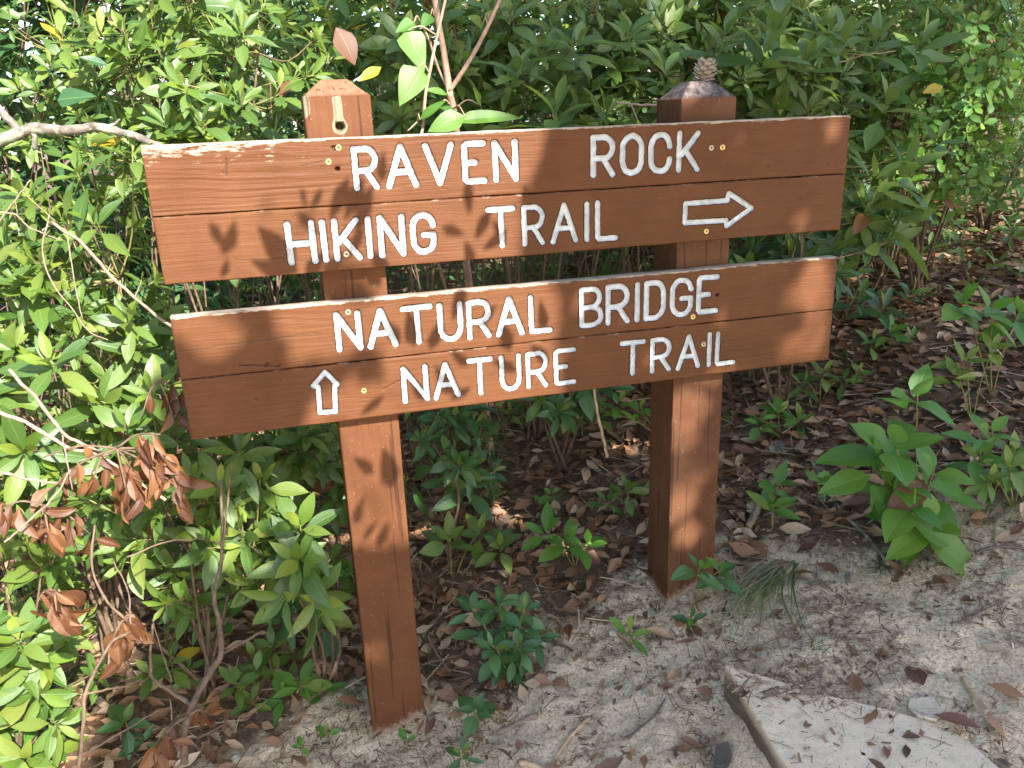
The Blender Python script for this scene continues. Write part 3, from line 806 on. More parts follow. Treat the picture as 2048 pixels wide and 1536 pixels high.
def leaf_data(kind, q, mat):
    key = (kind, q, mat)
    if key not in _lm:
        P, Q, uv = LV[kind][q]
        _lm[key] = mesh_np('leaf', P, Q, M[mat], uv)
    return _lm[key]
def frame(d, n):
    d = d/np.linalg.norm(d); n = n - d*(n @ d); n = n/(np.linalg.norm(n) + 1e-9)
    return np.column_stack([d, np.cross(n, d), n])
class Leaves:
    def __init__(s, seed): s.items = []; s.r = np.random.RandomState(seed)
    def put(s, kind, mat, pos, d, n, L, wide=1.0):
        R_ = frame(np.asarray(d, float), np.asarray(n, float))
        s.items.append((kind, s.r.randint(len(LV[kind])), mat, np.asarray(pos, float), R_*np.array([L, L*wide, L])))
    def merged(s, name, items, parent=None, loc=None):
        mats = sorted({it[2] for it in items})
        Vs, Qs, UV, MI, RN, n = [], [], [], [], [], 0
        for kind, q, mat, pos, A in items:
            P, Q, uv = LV[kind][q]
            Vs.append(P @ A.T + pos); Qs.append(Q + n); UV.append(uv); n += len(P)
            MI.append(np.full(len(Q), mats.index(mat))); RN.append(np.full(len(P), s.r.rand()))
        me = mesh_np(name, np.vstack(Vs), np.vstack(Qs), [M[k] for k in mats], np.vstack(UV), True, np.concatenate(MI), {'leaf_rand': np.concatenate(RN)})
        o = link(name, me, parent, loc)
        return o
    def finish(s, root, limit=300, min_px=9.0, stuff='foliage'):
        """leaves that show largest become parts of their own, the rest one mass"""
        sc = []
        for it in s.items:
            p, z = project(it[3] + it[4][:, 0]*.5)
            L = np.linalg.norm(it[4][:, 0])*FPX/max(z, .1)
            ok = z > .2 and -40 < p[0] < 2088 and -40 < p[1] < 1576
            sc.append(L if ok else 0)
        order = np.argsort(sc)[::-1]
        single = [i for i in order[:limit] if sc[i] > min_px*2]
        ss = set(single)
        base = np.array(root.location)
        for i in single:
            kind, q, mat, pos, A = s.items[i]
            o = bpy.data.objects.new('leaf', leaf_data(kind, q, mat))
            col.objects.link(o); o.parent = root
            mm = Matrix.Identity(4)
            for a in range(3):
                for b in range(3): mm[a][b] = A[a][b]
                mm[a][3] = pos[a] - base[a]
            o.matrix_basis = mm
        rest = [('far' if it[0] == 'laurel' else it[0], it[1] % 5 if it[0] == 'laurel' else it[1], it[2], it[3], it[4]) for i, it in enumerate(s.items) if i not in ss]
        if rest:
            tag(s.merged(stuff, rest, root), kind='stuff')

UP = np.array([0, 0, 1.0])
def unit(v): v = np.asarray(v, float); return v/(np.linalg.norm(v) + 1e-9)
def whorl(lv, pos, axis, n, L, kind='laurel', mats=('laurel', 'young'), spread=1.0, young=0.35):
    r = lv.r
    axis = unit(axis); p1 = unit(np.cross(axis, [0.37, 0.21, 0.9] if abs(axis[2]) < .9 else [1, .2, 0])); p2 = np.cross(axis, p1)
    a0 = r.uniform(0, 6.28)
    for k in range(n):
        f = k/max(n - 1, 1)
        az = a0 + k*2.4 + r.uniform(-.35, .35)
        el = math.radians(68 - 62*f**0.8*spread + r.uniform(-14, 14))
        out = p1*math.cos(az) + p2*math.sin(az)
        d = axis*math.sin(el) + out*math.cos(el)
        d = d + np.array([0, 0, -.12*f])
        nn = axis*math.cos(el) - out*math.sin(el) + r.normal(0, .18, 3)
        mt = mats[1] if f < young and r.rand() < .8 else mats[0]
        q = r.rand()
        if f > .5 and q < .035: mt = 'dead' if q < .018 else 'yellow' if q < .022 else 'young'
        lv.put(kind, mt, pos - axis*(.012 + .035*f*r.uniform(.5, 1.2))*L/.09 + d*.006, d, nn, L*(.62 + .45*f)*r.uniform(.82, 1.15), r.uniform(.85, 1.2))

def shrub(name, label, cat, group, base, crown_c, crown_r, tips, L=.088, seed=1, kind='laurel', mats=('laurel', 'young'), nleaf=(8, 12), limit=240, extra=(), bias_front=.5, stems=6):
    """woody shrub: stems fork from the base, every twig ends in a whorl of leaves"""
    r = np.random.RandomState(seed)
    base = np.array([base[0], base[1], float(gz(base[0], base[1])) - .02])
    root = empty(name, base, label, cat, group)
    lv = Leaves(seed + 500); mb = MB()
    c = np.array(crown_c, float); R_ = np.array(crown_r, float)
    mains = []
    for j in range(stems):
        a = j*6.283/stems + r.uniform(-.4, .4)
        end = c + R_*np.array([math.cos(a)*.62, math.sin(a)*.62, r.uniform(-.1, .75)])
        mid = base + (end - base)*.5 + r.normal(0, .05, 3)
        path = curve_pts([base + r.normal(0, .02, 3)*[1, 1, 0], mid, end], 7)
        mb.tube(path, np.linspace(.0075, .0028, len(path)), 5, r.rand(), .12, r)
        mains.append(path)
    allp = np.vstack([p[3:] for p in mains])
    pts = []
    for t in range(int(tips*1.35)):
        v = unit(r.normal(0, 1, 3)); 
        if r.rand() < bias_front: v = unit(v*np.array([1, 1, 1]) + np.array([-.1, -.75, .35]))
        rad = r.uniform(.35, 1.0)**.5
        p = c + R_*v*rad
        p[2] = max(p[2], float(gz(p[0], p[1], False)) + .05)
        pts.append((p, unit(v*np.array([1, 1, .6]) + np.array([0, -.15, .75]) + r.normal(0, .28, 3)), L*r.uniform(.62, 1.3), r.randint(*nleaf)))
    for e in extra:
        pts.append((np.array(e[0]), unit(np.array(e[1])), e[2], e[3]))
    for p, ax, l, n in pts:
        k = np.argmin(np.linalg.norm(allp - p, axis=1) + .6*np.maximum(0, allp[:, 2] - p[2] + .05))
        a = allp[k]
        mid = (a + p)*.5 - ax*.05 + r.normal(0, .015, 3)
        path = curve_pts([a, mid, p], 4)
        mb.tube(path, (.0028, .0016), 4, 2.0 if r.rand() < .5 else 0.0)
        whorl(lv, p, ax, n, l, kind, mats)
    mb.build('stem', M['stem'], root)
    lv.finish(root, limit)
    return root

def at(px, py, y): return on_plane(px, py, y)

# ------------------------------------------------------------------ trees behind the viewer: their crowns shade the sign and the trail
LIT_SPOTS = [(1665, 255, 15, 30), (1478, 268, 10, 36), (1600, 440, 26, 14), (1640, 455, 12, 10), (1600, 590, 42, 24), (1635, 545, 20, 36), (1590, 695, 46, 26), (1635, 650, 20, 36), (1440, 745, 34, 12), (1650, 590, 14, 30), (1525, 560, 14, 12),
             (1160, 600, 15, 26), (750, 1305, 34, 22), (1390, 800, 60, 30), (1372, 860, 44, 36), (1408, 935, 36, 32), (1368, 1000, 40, 32), (1400, 1060, 26, 22), (735, 1220, 10, 16),
             (575, 640, 22, 40), (600, 690, 22, 26), (362, 640, 26, 26)]
SHADE = [(455, 705, 150, 95), (470, 830, 150, 70), (500, 560, 40, 14), (710, 580, 70, 20), (700, 545, 60, 30), (1010, 600, 0, 0), (640, 745, 40, 40), (560, 780, 60, 70)]
def lit_amount(px, py):
    """share of the sun that the crowns are shaped to let through, over the plane of the sign (photograph scale)"""
    xb = np.interp(py, [-3000, -500, 0, 330, 380, 520, 560, 820, 850, 1080, 1095, 1180, 1400, 2200, 6000], [900, 950, 1080, 1095, 1040, 1030, 1110, 1120, 860, 850, 620, 330, 190, -100, -1200])
    p = float(sstep(30, -30, px - xb))
    if py > 545 and px > 590: p *= 0.87
    elif py > 600 and px > 320: p *= 0.5
    elif py > 1000: p *= 0.74
    elif py > 380 and px > 400: p *= 0.90
    if py < 200 and px > xb: p = 0.27
    for (x, y, a, b) in SHADE:
        if a and ((px - x)/a)**2 + ((py - y)/b)**2 < 1: p = 0.0
    for (x, y, a, b) in LIT_SPOTS:
        q = ((px - x)/a)**2 + ((py - y)/b)**2
        if q < 1.25: p = max(p, 0.93)
    return p
_spots_done = []
def is_lit(px, py):
    if not _spots_done:
        _spots_done.append(1)
        for gx_, gy_, a_, b_ in ((850, 1075, 34, 26), (990, 1165, 26, 18), (1275, 905, 34, 26), (1450, 960, 24, 24), (1120, 960, 16, 14), (200, 1270, 70, 50), (130, 1370, 70, 50), (60, 1130, 60, 60), (300, 1080, 50, 40), (900, 1010, 18, 14), (1600, 1000, 16, 14), (1840, 940, 24, 20), (1950, 620, 30, 24)):
            q_ = plane_px(gpt(gx_, gy_, .03)); LIT_SPOTS.append((q_[0], q_[1], a_, b_))
    la = lit_amount(px, py)
    gap = float(vnoise(px/105 + 3.1, py/105, 7.0)*.85 + vnoise(px/38, py/38, 2.0)*.45) + .5
    return la > .92 or gap < la
def plane_px(p):
    """where the sun's ray through p meets the plane of the sign, in photograph pixels"""
    t = p[1]/SUN[1]
    q = p - SUN*t
    return project(q)[0]
def in_view(p, mrg=60):
    q, z = project(p)
    return z > 0.05 and -mrg - 80/z < q[0] < 2048 + mrg + 80/z and -mrg - 120/z < q[1] < 1536 + mrg + 80/z
SHADOW_LEAVES = [  # leaf shadows with a clear outline on the boards: base and tip, photograph pixels
 ((470, 438), (452, 512)), ((448, 495), (424, 452)), ((455, 515), (447, 556)), ((515, 452), (590, 540)), ((500, 520), (580, 556)), ((612, 415), (604, 382)), ((622, 420), (640, 385)), ((660, 440), (690, 372)), ((690, 440), (720, 372)), ((712, 470), (735, 390)),
 ((640, 470), (600, 430)), ((655, 500), (610, 552)), ((690, 520), (720, 470)), ((740, 500), (775, 545)), ((767, 300), (762, 365)), ((690, 500), (650, 550)), ((940, 430), (935, 370)), ((930, 470), (888, 455)), ((950, 480), (975, 430)), ((965, 500), (1005, 470)), ((930, 480), (945, 530)), ((985, 440), (1010, 480)),
 ((1090, 300), (1140, 262)), ((1080, 330), (1120, 290)), ((1075, 400), (1085, 340)), ((1100, 360), (1130, 330)), ((1060, 430), (1050, 380)), ((905, 640), (925, 580)), ((880, 640), (862, 700)), ((955, 660), (985, 620)), ((760, 640), (800, 680)), ((815, 620), (830, 690)), ((900, 700), (935, 730)), ((870, 730), (905, 790)), ((1000, 640), (1020, 700)), ((1080, 600), (1090, 660)), ((985, 720), (1030, 740)), ((1060, 690), (1095, 720)), ((820, 760), (850, 800)), ((900, 800), (935, 780)), ((720, 830), (760, 800)),
 ((720, 900), (760, 930)), ((780, 880), (800, 960)), ((740, 980), (720, 1040)), ((790, 1030), (770, 1085)), ((735, 1075), (760, 1040))]
def build_trees():
    r = np.random.RandomState(77)
    lv = Leaves(901)
    for a, b in SHADOW_LEAVES:                       # leaves set along the sun's rays so these shadows land on the sign
        A, B = on_plane(*a), on_plane(*b)
        t = r.uniform(1.25, 1.6)
        while in_view(A + SUN*t) or in_view(B + SUN*t): t += .15
        d = B - A
        lv.put('canopy', 'canopy', A + SUN*t, d, SUN + r.normal(0, .15, 3), np.linalg.norm(d)*1.15, 1.25)
    n_keep, tries = 0, 0
    while tries < 80000:
        tries += 1
        u, v = (r.uniform(-1.6, 4.4), r.uniform(-2.4, 1.7)) if tries > 40000 else (r.uniform(-.1, 1.8), r.uniform(-1.6, .2))
        q = np.array([u, 0, ZO + v])
        pq, zq = project(q)
        if zq < 0.15: pq = np.array([pq[0] if zq > 0 else 900, 5000.0])
        near = -.1 < u < 1.8 and -1.6 < v < .2
        t = r.uniform(2.8, 5.0) if near else r.uniform(7.5, 11.5)
        t = max(t, (1.55 - q[2])/SUN[2])
        p = q + SUN*t
        if in_view(p) or in_view(p, 400) and np.linalg.norm(p - CAM) < 1.1 or np.linalg.norm((p - CAM)[:2]) < .45 and p[2] < 2.0: continue
        L = r.uniform(.045, .085) if near else r.uniform(.12, .19)
        if is_lit(pq[0], pq[1]) and r.rand() < .997: continue  # crown holes are cut wherever sun is wanted below
        # keep the tip out of gaps too
        d = unit(r.normal(0, 1, 3)*np.array([1, 1, .6])); 
        e = plane_px(p + d*L)
        if in_view(p + d*L): continue
        if is_lit(e[0], e[1]): continue
        e = plane_px(p + d*L*.5)
        if is_lit(e[0], e[1]): continue
        lv.put('canopy', 'canopy', p, d, unit(SUN*1.0 + r.normal(0, .45, 3)), L, 1.35)
    P = np.array([it[3] for it in lv.items])
    spots = [((3.7, -6.8), 'tall broadleaved tree standing behind the viewer across the trail'), ((6.6, -5.2), 'second broadleaved tree up the slope across the trail')]
    own = np.argmin([np.hypot(P[:, 0] - s[0][0], (P[:, 1] - s[0][1])*.6) for s in spots], axis=0)
    for j, ((x, y), lab) in enumerate(spots):
        g = float(gz(x, y))
        root = empty('broadleaf_tree', (x, y, g - .1), lab, 'tree', 'trees across the trail')
        mb = MB()
        top = np.array([x + .2, y + .3, g + 9.0])
        tr = curve_pts([(x, y, g - .1), (x + .06, y + .1, g + 3.2), top], 9)
        mb.tube(tr, np.linspace(.16, .05, len(tr)), 10, 0, .05, r)
        idx = np.nonzero(own == j)[0]
        for q in r.choice(idx, 70, replace=False):
            e = P[q]
            k = np.argmin(np.abs(tr[:, 2] - (e[2] - .5)))
            lp = curve_pts([tr[k], (tr[k] + e)*.5 + np.array([0, 0, .25]), e], 5)
            bad = [in_view(z_, 20) for z_ in lp]
            if any(bad): continue
            mb.tube(lp, np.linspace(.02, .004, len(lp)), 5)
        mb.build('trunk', M['bark'], root)
        lv.merged('crown', [lv.items[i] for i in idx], root)
build_trees()

# ------------------------------------------------------------------ shrubs behind and beside the sign
G1 = 'evergreen shrubs behind the sign'
shrub('laurel_shrub', 'sunlit leafy shrub reaching past the left end of the boards', 'shrub', G1, (-.42, .62), (-.42, .48, .98), (.40, .34, .46), 62, .104, 1, limit=300,
      extra=[(at(180, 440, .28), (-.2, -.5, .6), .11, 9), (at(150, 335, .3), (-.3, -.4, .8), .09, 8), (at(265, 290, .35), (.1, -.4, .9), .09, 8), (at(60, 520, .3), (-.3, -.6, .4), .10, 9), (at(95, 720, .15), (-.1, -.5, .7), .11, 9), (at(270, 690, .25), (.1, -.6, .6), .10, 9), (at(250, 640, .2), (-.1, -.6, .5), .09, 8), (at(40, 380, .4), (-.3, -.4, .6), .09, 8)])
shrub('laurel_shrub', 'yellow-green shrub in full sun behind the drilled post', 'shrub', G1, (.10, .95), (.10, .82, 1.62), (.42, .34, .40), 66, .098, 2, limit=300, mats=('laurel', 'young'),
      extra=[(at(330, 240, .45), (-.1, -.4, .9), .10, 9), (at(480, 190, .5), (.1, -.4, .9), .09, 9), (at(400, 235, .5), (0, -.4, .8), .09, 8), (at(560, 170, .5), (.2, -.3, .9), .09, 8), (at(410, 130, .6), (.0, -.4, .9), .09, 8), (at(120, 60, .6), (-.1, -.3, .9), .10, 8), (at(200, 60, .6), (.1, -.4, .9), .10, 8)])
shrub('laurel_shrub', 'broad shrub filling the hollow beyond the lichen-covered branch', 'shrub', G1, (-.95, 1.15), (-.95, 1.05, 1.25), (.50, .42, .62), 66, .086, 3, limit=260)
shrub('laurel_shrub', 'shrub with upright shoots behind the forked pinkish stems', 'shrub', G1, (.72, 1.15), (.68, 1.02, 1.70), (.36, .32, .40), 58, .100, 4, limit=300, mats=('laurel', 'young'))
shrub('laurel_shrub', 'dark green shrub rising between the two sign posts', 'shrub', G1, (1.18, 1.25), (1.18, 1.1, 1.66), (.40, .34, .44), 74, .104, 5, limit=300, mats=('laurel', 'laurel'),
      extra=[(at(1040, 120, .6), (0, -.2, 1), .13, 8), (at(1115, 205, .5), (.1, -.2, .95), .15, 8), (at(1215, 215, .5), (.1, -.2, .9), .13, 8), (at(1155, 80, .6), (.1, -.2, .9), .13, 9), (at(1260, 60, .6), (0, -.3, .9), .13, 8), (at(1330, 130, .55), (-.1, -.3, .9), .13, 8)])
shrub('laurel_shrub', 'deep green shrub right behind the blackened post top', 'shrub', G1, (1.62, 1.2), (1.60, 1.05, 1.62), (.38, .34, .46), 70, .115, 6, limit=300, mats=('laurel', 'laurel'),
      extra=[(at(1535, 85, .5), (.0, -.35, .9), .17, 9), (at(1615, 110, .55), (.1, -.35, .9), .16, 8), (at(1450, 60, .6), (-.1, -.3, .9), .15, 8), (at(1560, 30, .55), (0, -.3, .9), .15, 8)])
shrub('laurel_shrub', 'large-leaved shrub above the right end of the upper boards', 'shrub', G1, (2.05, 1.3), (2.05, 1.10, 1.62), (.40, .34, .48), 70, .120, 7, limit=300, mats=('laurel', 'laurel'),
      extra=[(at(1690, 60, .55), (0, -.3, .9), .17, 8), (at(1780, 190, .55), (0, -.4, .8), .16, 8), (at(1850, 70, .6), (0, -.35, .8), .16, 8), (at(1760, 60, .6), (0, -.3, .9), .15, 8)])
shrub('laurel_shrub', 'shrub at the edge of the leaf-strewn bank beyond the sign', 'shrub', G1, (2.62, 1.75), (2.55, 1.5, 1.62), (.44, .40, .50), 70, .112, 8, limit=220, mats=('laurel', 'laurel'))
shrub('laurel_shrub', 'slender shrub with big glossy whorls beside the right board ends', 'shrub', G1, (1.98, .72), (1.90, .62, 1.33), (.13, .14, .16), 5, .11, 9, limit=300, mats=('laurel', 'laurel'),
      extra=[(at(1752, 345, .42), (0, -.35, 1), .16, 7), (at(1815, 325, .45), (.3, -.3, .9), .185, 7), (at(1745, 405, .42), (-.1, -.6, .6), .14, 7), (at(1830, 430, .38), (.7, -.4, .35), .19, 6), (at(1790, 478, .38), (.4, -.6, .4), .15, 7), (at(1728, 440, .45), (-.2, -.5, .2), .12, 6), (at(1880, 270, .55), (.2, -.3, .9), .14, 7)], stems=3)
shrub('laurel_shrub', 'tall shrub deep in the thicket above the lichen-covered branch', 'shrub', G1, (-.55, 2.0), (-.55, 1.8, 1.75), (.62, .42, .75), 64, .085, 10, limit=200)
shrub('laurel_shrub', 'tall shrub in the second row over the drilled post', 'shrub', G1, (.35, 2.1), (.35, 1.9, 1.85), (.60, .42, .70), 64, .085, 11, limit=200)
shrub('laurel_shrub', 'tall shrub in the second row over the middle of the boards', 'shrub', G1, (1.3, 2.1), (1.3, 1.95, 1.85), (.58, .42, .70), 64, .085, 12, limit=200, mats=('laurel', 'laurel'))
shrub('laurel_shrub', 'tall shrub in the second row over the blackened post', 'shrub', G1, (2.2, 2.2), (2.2, 2.05, 1.95), (.58, .42, .65), 60, .088, 13, limit=200, mats=('laurel', 'laurel'))
shrub('laurel_shrub', 'tall shrub far up the bank behind the small-leaved bush', 'shrub', G1, (3.2, 2.4), (3.2, 2.2, 2.0), (.60, .45, .70), 56, .09, 14, limit=160, mats=('laurel', 'laurel'))
shrub('laurel_shrub', 'shrub on the bank behind the small-leaved bush', 'shrub', G1, (3.2, 1.5), (3.15, 1.4, 1.75), (.45, .40, .62), 66, .105, 25, limit=160, mats=('laurel', 'laurel'))
shrub('laurel_shrub', 'outer shrub farthest up the bank', 'shrub', G1, (4.0, 1.9), (3.95, 1.8, 1.7), (.6, .5, .8), 60, .095, 26, limit=60, mats=('laurel', 'laurel'))
shrub('laurel_shrub', 'outlying shrub far down the bank beyond the lower left thicket', 'shrub', G1, (-1.9, 1.7), (-1.9, 1.6, 1.2), (.6, .5, .9), 50, .09, 24, limit=60)
shrub('laurel_shrub', 'low dense shrub growing under the left board ends', 'shrub', G1, (-.12, .42), (-.10, .34, .62), (.30, .24, .34), 44, .090, 15, limit=300,
      extra=[(at(480, 900, .15), (.2, -.5, .5), .11, 9), (at(440, 970, .1), (.1, -.6, .4), .10, 8), (at(250, 850, .1), (0, -.5, .6), .10, 9), (at(300, 780, .12), (-.1, -.5, .6), .10, 9)])
shrub('laurel_shrub', 'spreading low shrub at the lower left of the thicket', 'shrub', G1, (-.62, .25), (-.62, .18, .45), (.36, .30, .40), 54, .088, 16, limit=300)
shrub('laurel_shrub', 'shrub with large drooping leaves left of the drilled post', 'shrub', G1, (.20, .30), (.16, .20, .42), (.14, .10, .16), 6, .11, 17, limit=300, stems=4, mats=('laurel', 'young'),
      extra=[(at(600, 1050, .10), (0, -.6, .7), .13, 10), (at(595, 1120, .06), (-.1, -.7, .5), .13, 10), (at(560, 1200, .04), (-.3, -.6, .2), .13, 7), (at(640, 1200, .04), (.2, -.6, .1), .12, 7), (at(480, 1060, .15), (-.2, -.5, .6), .11, 8), (at(520, 960, .2), (-.1, -.5, .8), .10, 8)])
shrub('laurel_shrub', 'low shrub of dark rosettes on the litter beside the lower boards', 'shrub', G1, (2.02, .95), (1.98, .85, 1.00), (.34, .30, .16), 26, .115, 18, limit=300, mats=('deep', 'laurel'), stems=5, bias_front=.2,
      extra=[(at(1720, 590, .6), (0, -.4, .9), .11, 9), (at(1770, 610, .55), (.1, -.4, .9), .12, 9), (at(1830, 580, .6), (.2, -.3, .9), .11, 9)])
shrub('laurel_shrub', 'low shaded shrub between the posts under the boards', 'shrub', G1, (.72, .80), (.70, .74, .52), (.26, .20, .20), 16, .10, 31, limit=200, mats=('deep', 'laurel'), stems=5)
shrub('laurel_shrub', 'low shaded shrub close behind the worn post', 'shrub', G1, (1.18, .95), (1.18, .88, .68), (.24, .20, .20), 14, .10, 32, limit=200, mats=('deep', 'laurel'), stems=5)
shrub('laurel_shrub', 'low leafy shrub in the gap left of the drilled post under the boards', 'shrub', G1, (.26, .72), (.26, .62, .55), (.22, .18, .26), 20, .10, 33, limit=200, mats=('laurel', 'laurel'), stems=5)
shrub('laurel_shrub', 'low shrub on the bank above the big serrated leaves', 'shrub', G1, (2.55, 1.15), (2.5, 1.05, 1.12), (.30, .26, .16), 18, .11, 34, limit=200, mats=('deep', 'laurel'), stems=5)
shrub('small_leaved_bush', 'bush of small pale oval leaves on the bank beyond the boards', 'bush', None, (2.95, 1.15), (2.80, 1.0, 1.55), (.32, .30, .52), 230, .05, 19, kind='oval', mats=('broad', 'young'), nleaf=(4, 7), limit=300)

def thicket():
    r = np.random.RandomState(5)
    lv = Leaves(333); mb = MB()
    for k in range(3000):
        x, y = r.uniform(-4.5, 6.5), r.uniform(2.4, 4.6)
        z = float(gz(x, y, False)) + r.uniform(0.05, 3.3)
        whorl(lv, np.array([x, y, z]), unit([r.normal(0, .4), -.4, .8]), r.randint(6, 9), r.uniform(.10, .16), 'far', ('deep', 'laurel'))  # darker leaf colour stands in for shade in the gaps behind the shrubs
        if k % 5 == 0:
            mb.tube(curve_pts([(x + r.normal(0, .2), y + r.normal(0, .15), z - r.uniform(.4, 1.0)), (x, y, z)], 4), .005, 4)
    for k in range(2600):
        x, y = r.uniform(-7, 9), r.uniform(4.4, 6.5)
        z = float(gz(x, y, False)) + r.uniform(0.0, 4.4)
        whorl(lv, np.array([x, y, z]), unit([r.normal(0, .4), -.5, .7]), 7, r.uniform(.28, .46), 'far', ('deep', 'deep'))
    for k in range(1300):                                    # shrub tops added above the picture to block skylight from the shrubs' inside
        x, y = r.uniform(-2.6, 4.4), r.uniform(1.1, 3.2)
        z = 2.12 + .09*(y - 1) + r.uniform(0, 1.0)**1.5
        whorl(lv, np.array([x, y, z]), unit([r.normal(0, .4), -.4, .8]), r.randint(7, 9), r.uniform(.09, .14), 'far', ('laurel', 'young'))
    for k in range(700):  # tall unseen back layer, added to cut sky light from behind
        x, y = r.uniform(-8, 10), r.uniform(6.2, 8)
        z = float(gz(x, y, False)) + r.uniform(2.5, 7.5)
        whorl(lv, np.array([x, y, z]), unit([r.normal(0, .4), -.5, .7]), 7, r.uniform(.5, .8), 'far', ('deep', 'deep'))
    for k in range(1300):
        x, y = r.uniform(-2.2, 5.2), r.uniform(.9, 3.0)
        if -.2 < x < 2.75 and y < 1.55: continue
        z = float(gz(x, y, False)) + r.uniform(0.02, .75)
        whorl(lv, np.array([x, y, z]), unit([r.normal(0, .4), -.4, .8]), r.randint(5, 8), r.uniform(.07, .10), 'far', ('laurel', 'deep'))
    tag(lv.merged('thicket_foliage', lv.items), 'mass of leaves, mostly coloured dark for shade, closing the thicket behind the shrubs', 'foliage', kind='stuff')
    for k in range(300):
        x, y = r.uniform(-1.8, 3.2), r.uniform(.55, 2.4)
        if x > -.1 and y < 1.25: continue
        z0 = float(gz(x, y, False)); h = r.uniform(.5, 1.7)
        p0 = np.array([x, y, z0 - .02]); p1 = p0 + np.array([r.normal(0, .25), r.normal(0, .2), h])
        mb.tube(curve_pts([p0, (p0 + p1)*.5 + r.normal(0, .07, 3), p1], 4), (.0055, .002), 4)
    tag(mb.build('thicket_stems', M['stem']), 'tangle of thin bare stems inside the thicket', 'stems', kind='stuff')
thicket()

# ------------------------------------------------------------------ branches, saplings and bare stems
def branch_path(pts): return [at(px, py, y) for px, py, y in pts]
def branch(name, label, cat, mat, paths, group=None, rough=.15, sides=8, seed=3):
    """paths: list of (pixel/depth points, start radius, end radius)"""
    r = np.random.RandomState(seed)
    mb = MB()
    for q, (pts, r0, r1) in enumerate(paths):
        P = curve_pts([np.asarray(p, float) if len(p) == 4 else at(*p) for p in pts], 9)
        P = P + np.array([0.0035*fbm(np.linspace(0, 9, len(P)), np.full(len(P), c*7.0 + q), seed, 2) for c in range(3)]).T*(r0/.006)**.5
        kk = .85 if mat == 'lichen' else .72
        mb.tube(P, (r0*kk, r1*kk), sides, r.rand(), rough, r)
    V = np.vstack(mb.v); base = V[np.argmin(V[:, 2])]
    me = mesh_np(name, V - base, np.vstack(mb.q), M[mat], np.vstack(mb.uv), True, attrs={'leaf_rand': np.concatenate(mb.a)})
    o = link(name, me, None, base)
    return tag(o, label, cat, group)
branch('lichen_branch', 'thick gnarled grey branch spotted with pale lichen ending at the upper left board corner', 'branch', 'lichen',
       [([(-160, 420, .55), (-60, 320, .5), (0, 282, .45), (60, 262, .42), (140, 258, .40), (220, 258, .38), (290, 278, .34), (400, 330, .30)], .021, .008),
        ([(-40, 170, .48), (0, 220, .46), (40, 262, .43)], .008, .011), ([(68, 262, .42), (70, 300, .40)], .008, .006), ([(215, 255, .38), (240, 240, .40)], .005, .002)], sides=12)
def sapling():
    root_pt = gpt(988, 985); y = .36; root_pt = root_pt - np.array([0, 0, .02])
    root = empty('sapling', root_pt, 'slender sapling with forked pinkish stems and heart-shaped leaves rising behind the boards', 'sapling')
    mb = MB(); r = np.random.RandomState(4)
    F = at(899, 182, y - .03); k = (y + 1.82)/2.12
    mb.tube(curve_pts([root_pt, at(978, 860, root_pt[1]), at(930, 500, .5), at(912, 262, y), F], 8), (.013*k, .0085*k), 8, 0, .08, r)
    mb.tube(curve_pts([F, at(886, 95, y), at(873, 20, y), at(862, -90, y)], 8), (.0085*k, .0062*k), 8, 0, .06, r)
    mb.tube(curve_pts([F, at(935, 128, y - .05), at(968, 68, y - .06), at(1006, -15, y - .06), at(1040, -110, y - .06)], 8), (.0062*k, .0038*k), 7, 0, .06, r)
    mb.tube(curve_pts([F, at(878, 140, y), at(858, 80, y), at(842, 45, y)], 6), (.0040*k, .0022*k), 6, 0, .06, r)
    mb.tube(curve_pts([root_pt, at(960, 800, root_pt[1]), at(850, 430, y), at(848, 230, y - .06), at(862, 130, y - .06), at(893, -10, y - .06), at(915, -100, y - .06)], 7), (.0052*k, .0032*k), 6, 0, .06, r)
    mb.tube(curve_pts([at(848, 230, y - .06), at(828, 250, y - .07), at(815, 262, y - .08)], 5), (.002, .0012), 5)
    stems_pts = np.vstack(mb.v); y0 = y
    lv = Leaves(44)
    def hl(base, tip, y, wide=1.0, kind='heart', mat='broad', n=(0.1, -.75, .5)):
        y = y0 - .30 + y
        A, B = at(base[0], base[1], y), at(tip[0], tip[1], y - .03)
        near = stems_pts[np.argmin(np.linalg.norm(stems_pts - A, axis=1))]
        mb.tube(curve_pts([near, (near + A)*.5 + np.array([0, 0, .015]), A], 5), (.0022, .0013), 5, 0)
        lv.put(kind, mat, A, B - A, unit(n), np.linalg.norm(B - A), wide)
    hl((812, 62), (852, 138), .24, 1.1); hl((838, 135), (800, 208), .22, 1.0); hl((828, 45), (792, 62), .26, .9); hl((862, 30), (842, 55), .30, .9)
    hl((905, 245), (1040, 214), .22, .5, 'broad'); hl((930, 232), (862, 252), .20, 1.2, 'broad'); hl((960, 210), (948, 175), .24, .9, 'broad', 'young'); hl((895, 190), (855, 172), .26, .7, 'broad')
    hl((965, 50), (938, 30), .26, 1.0, 'heart', 'young'); hl((970, 40), (992, 18), .26, .9, 'heart', 'young'); hl((840, 240), (890, 200), .22, .6, 'broad')
    hl((880, 215), (915, 225), .25, .8, 'broad')
    mb.build('stem', M['sapling'], root)
    lv.finish(root, 100)
sapling()
def hung_leaf(label, px, py, ex, ey, y, mat, kind='broad', wide=1.0):
    A, B = at(px, py, y), at(ex, ey, y - .02)
    R_ = frame(B - A, unit([0.1, -.7, .6]))*np.linalg.norm(B - A)*np.array([1, wide, 1])
    o = bpy.data.objects.new('hanging_leaf', leaf_data(kind, 1, mat)); col.objects.link(o)
    mm = Matrix.Identity(4)
    for a in range(3):
        for b in range(3): mm[a][b] = R_[a][b]
        mm[a][3] = A[a]
    o.matrix_basis = mm
    return tag(o, label, 'leaf')
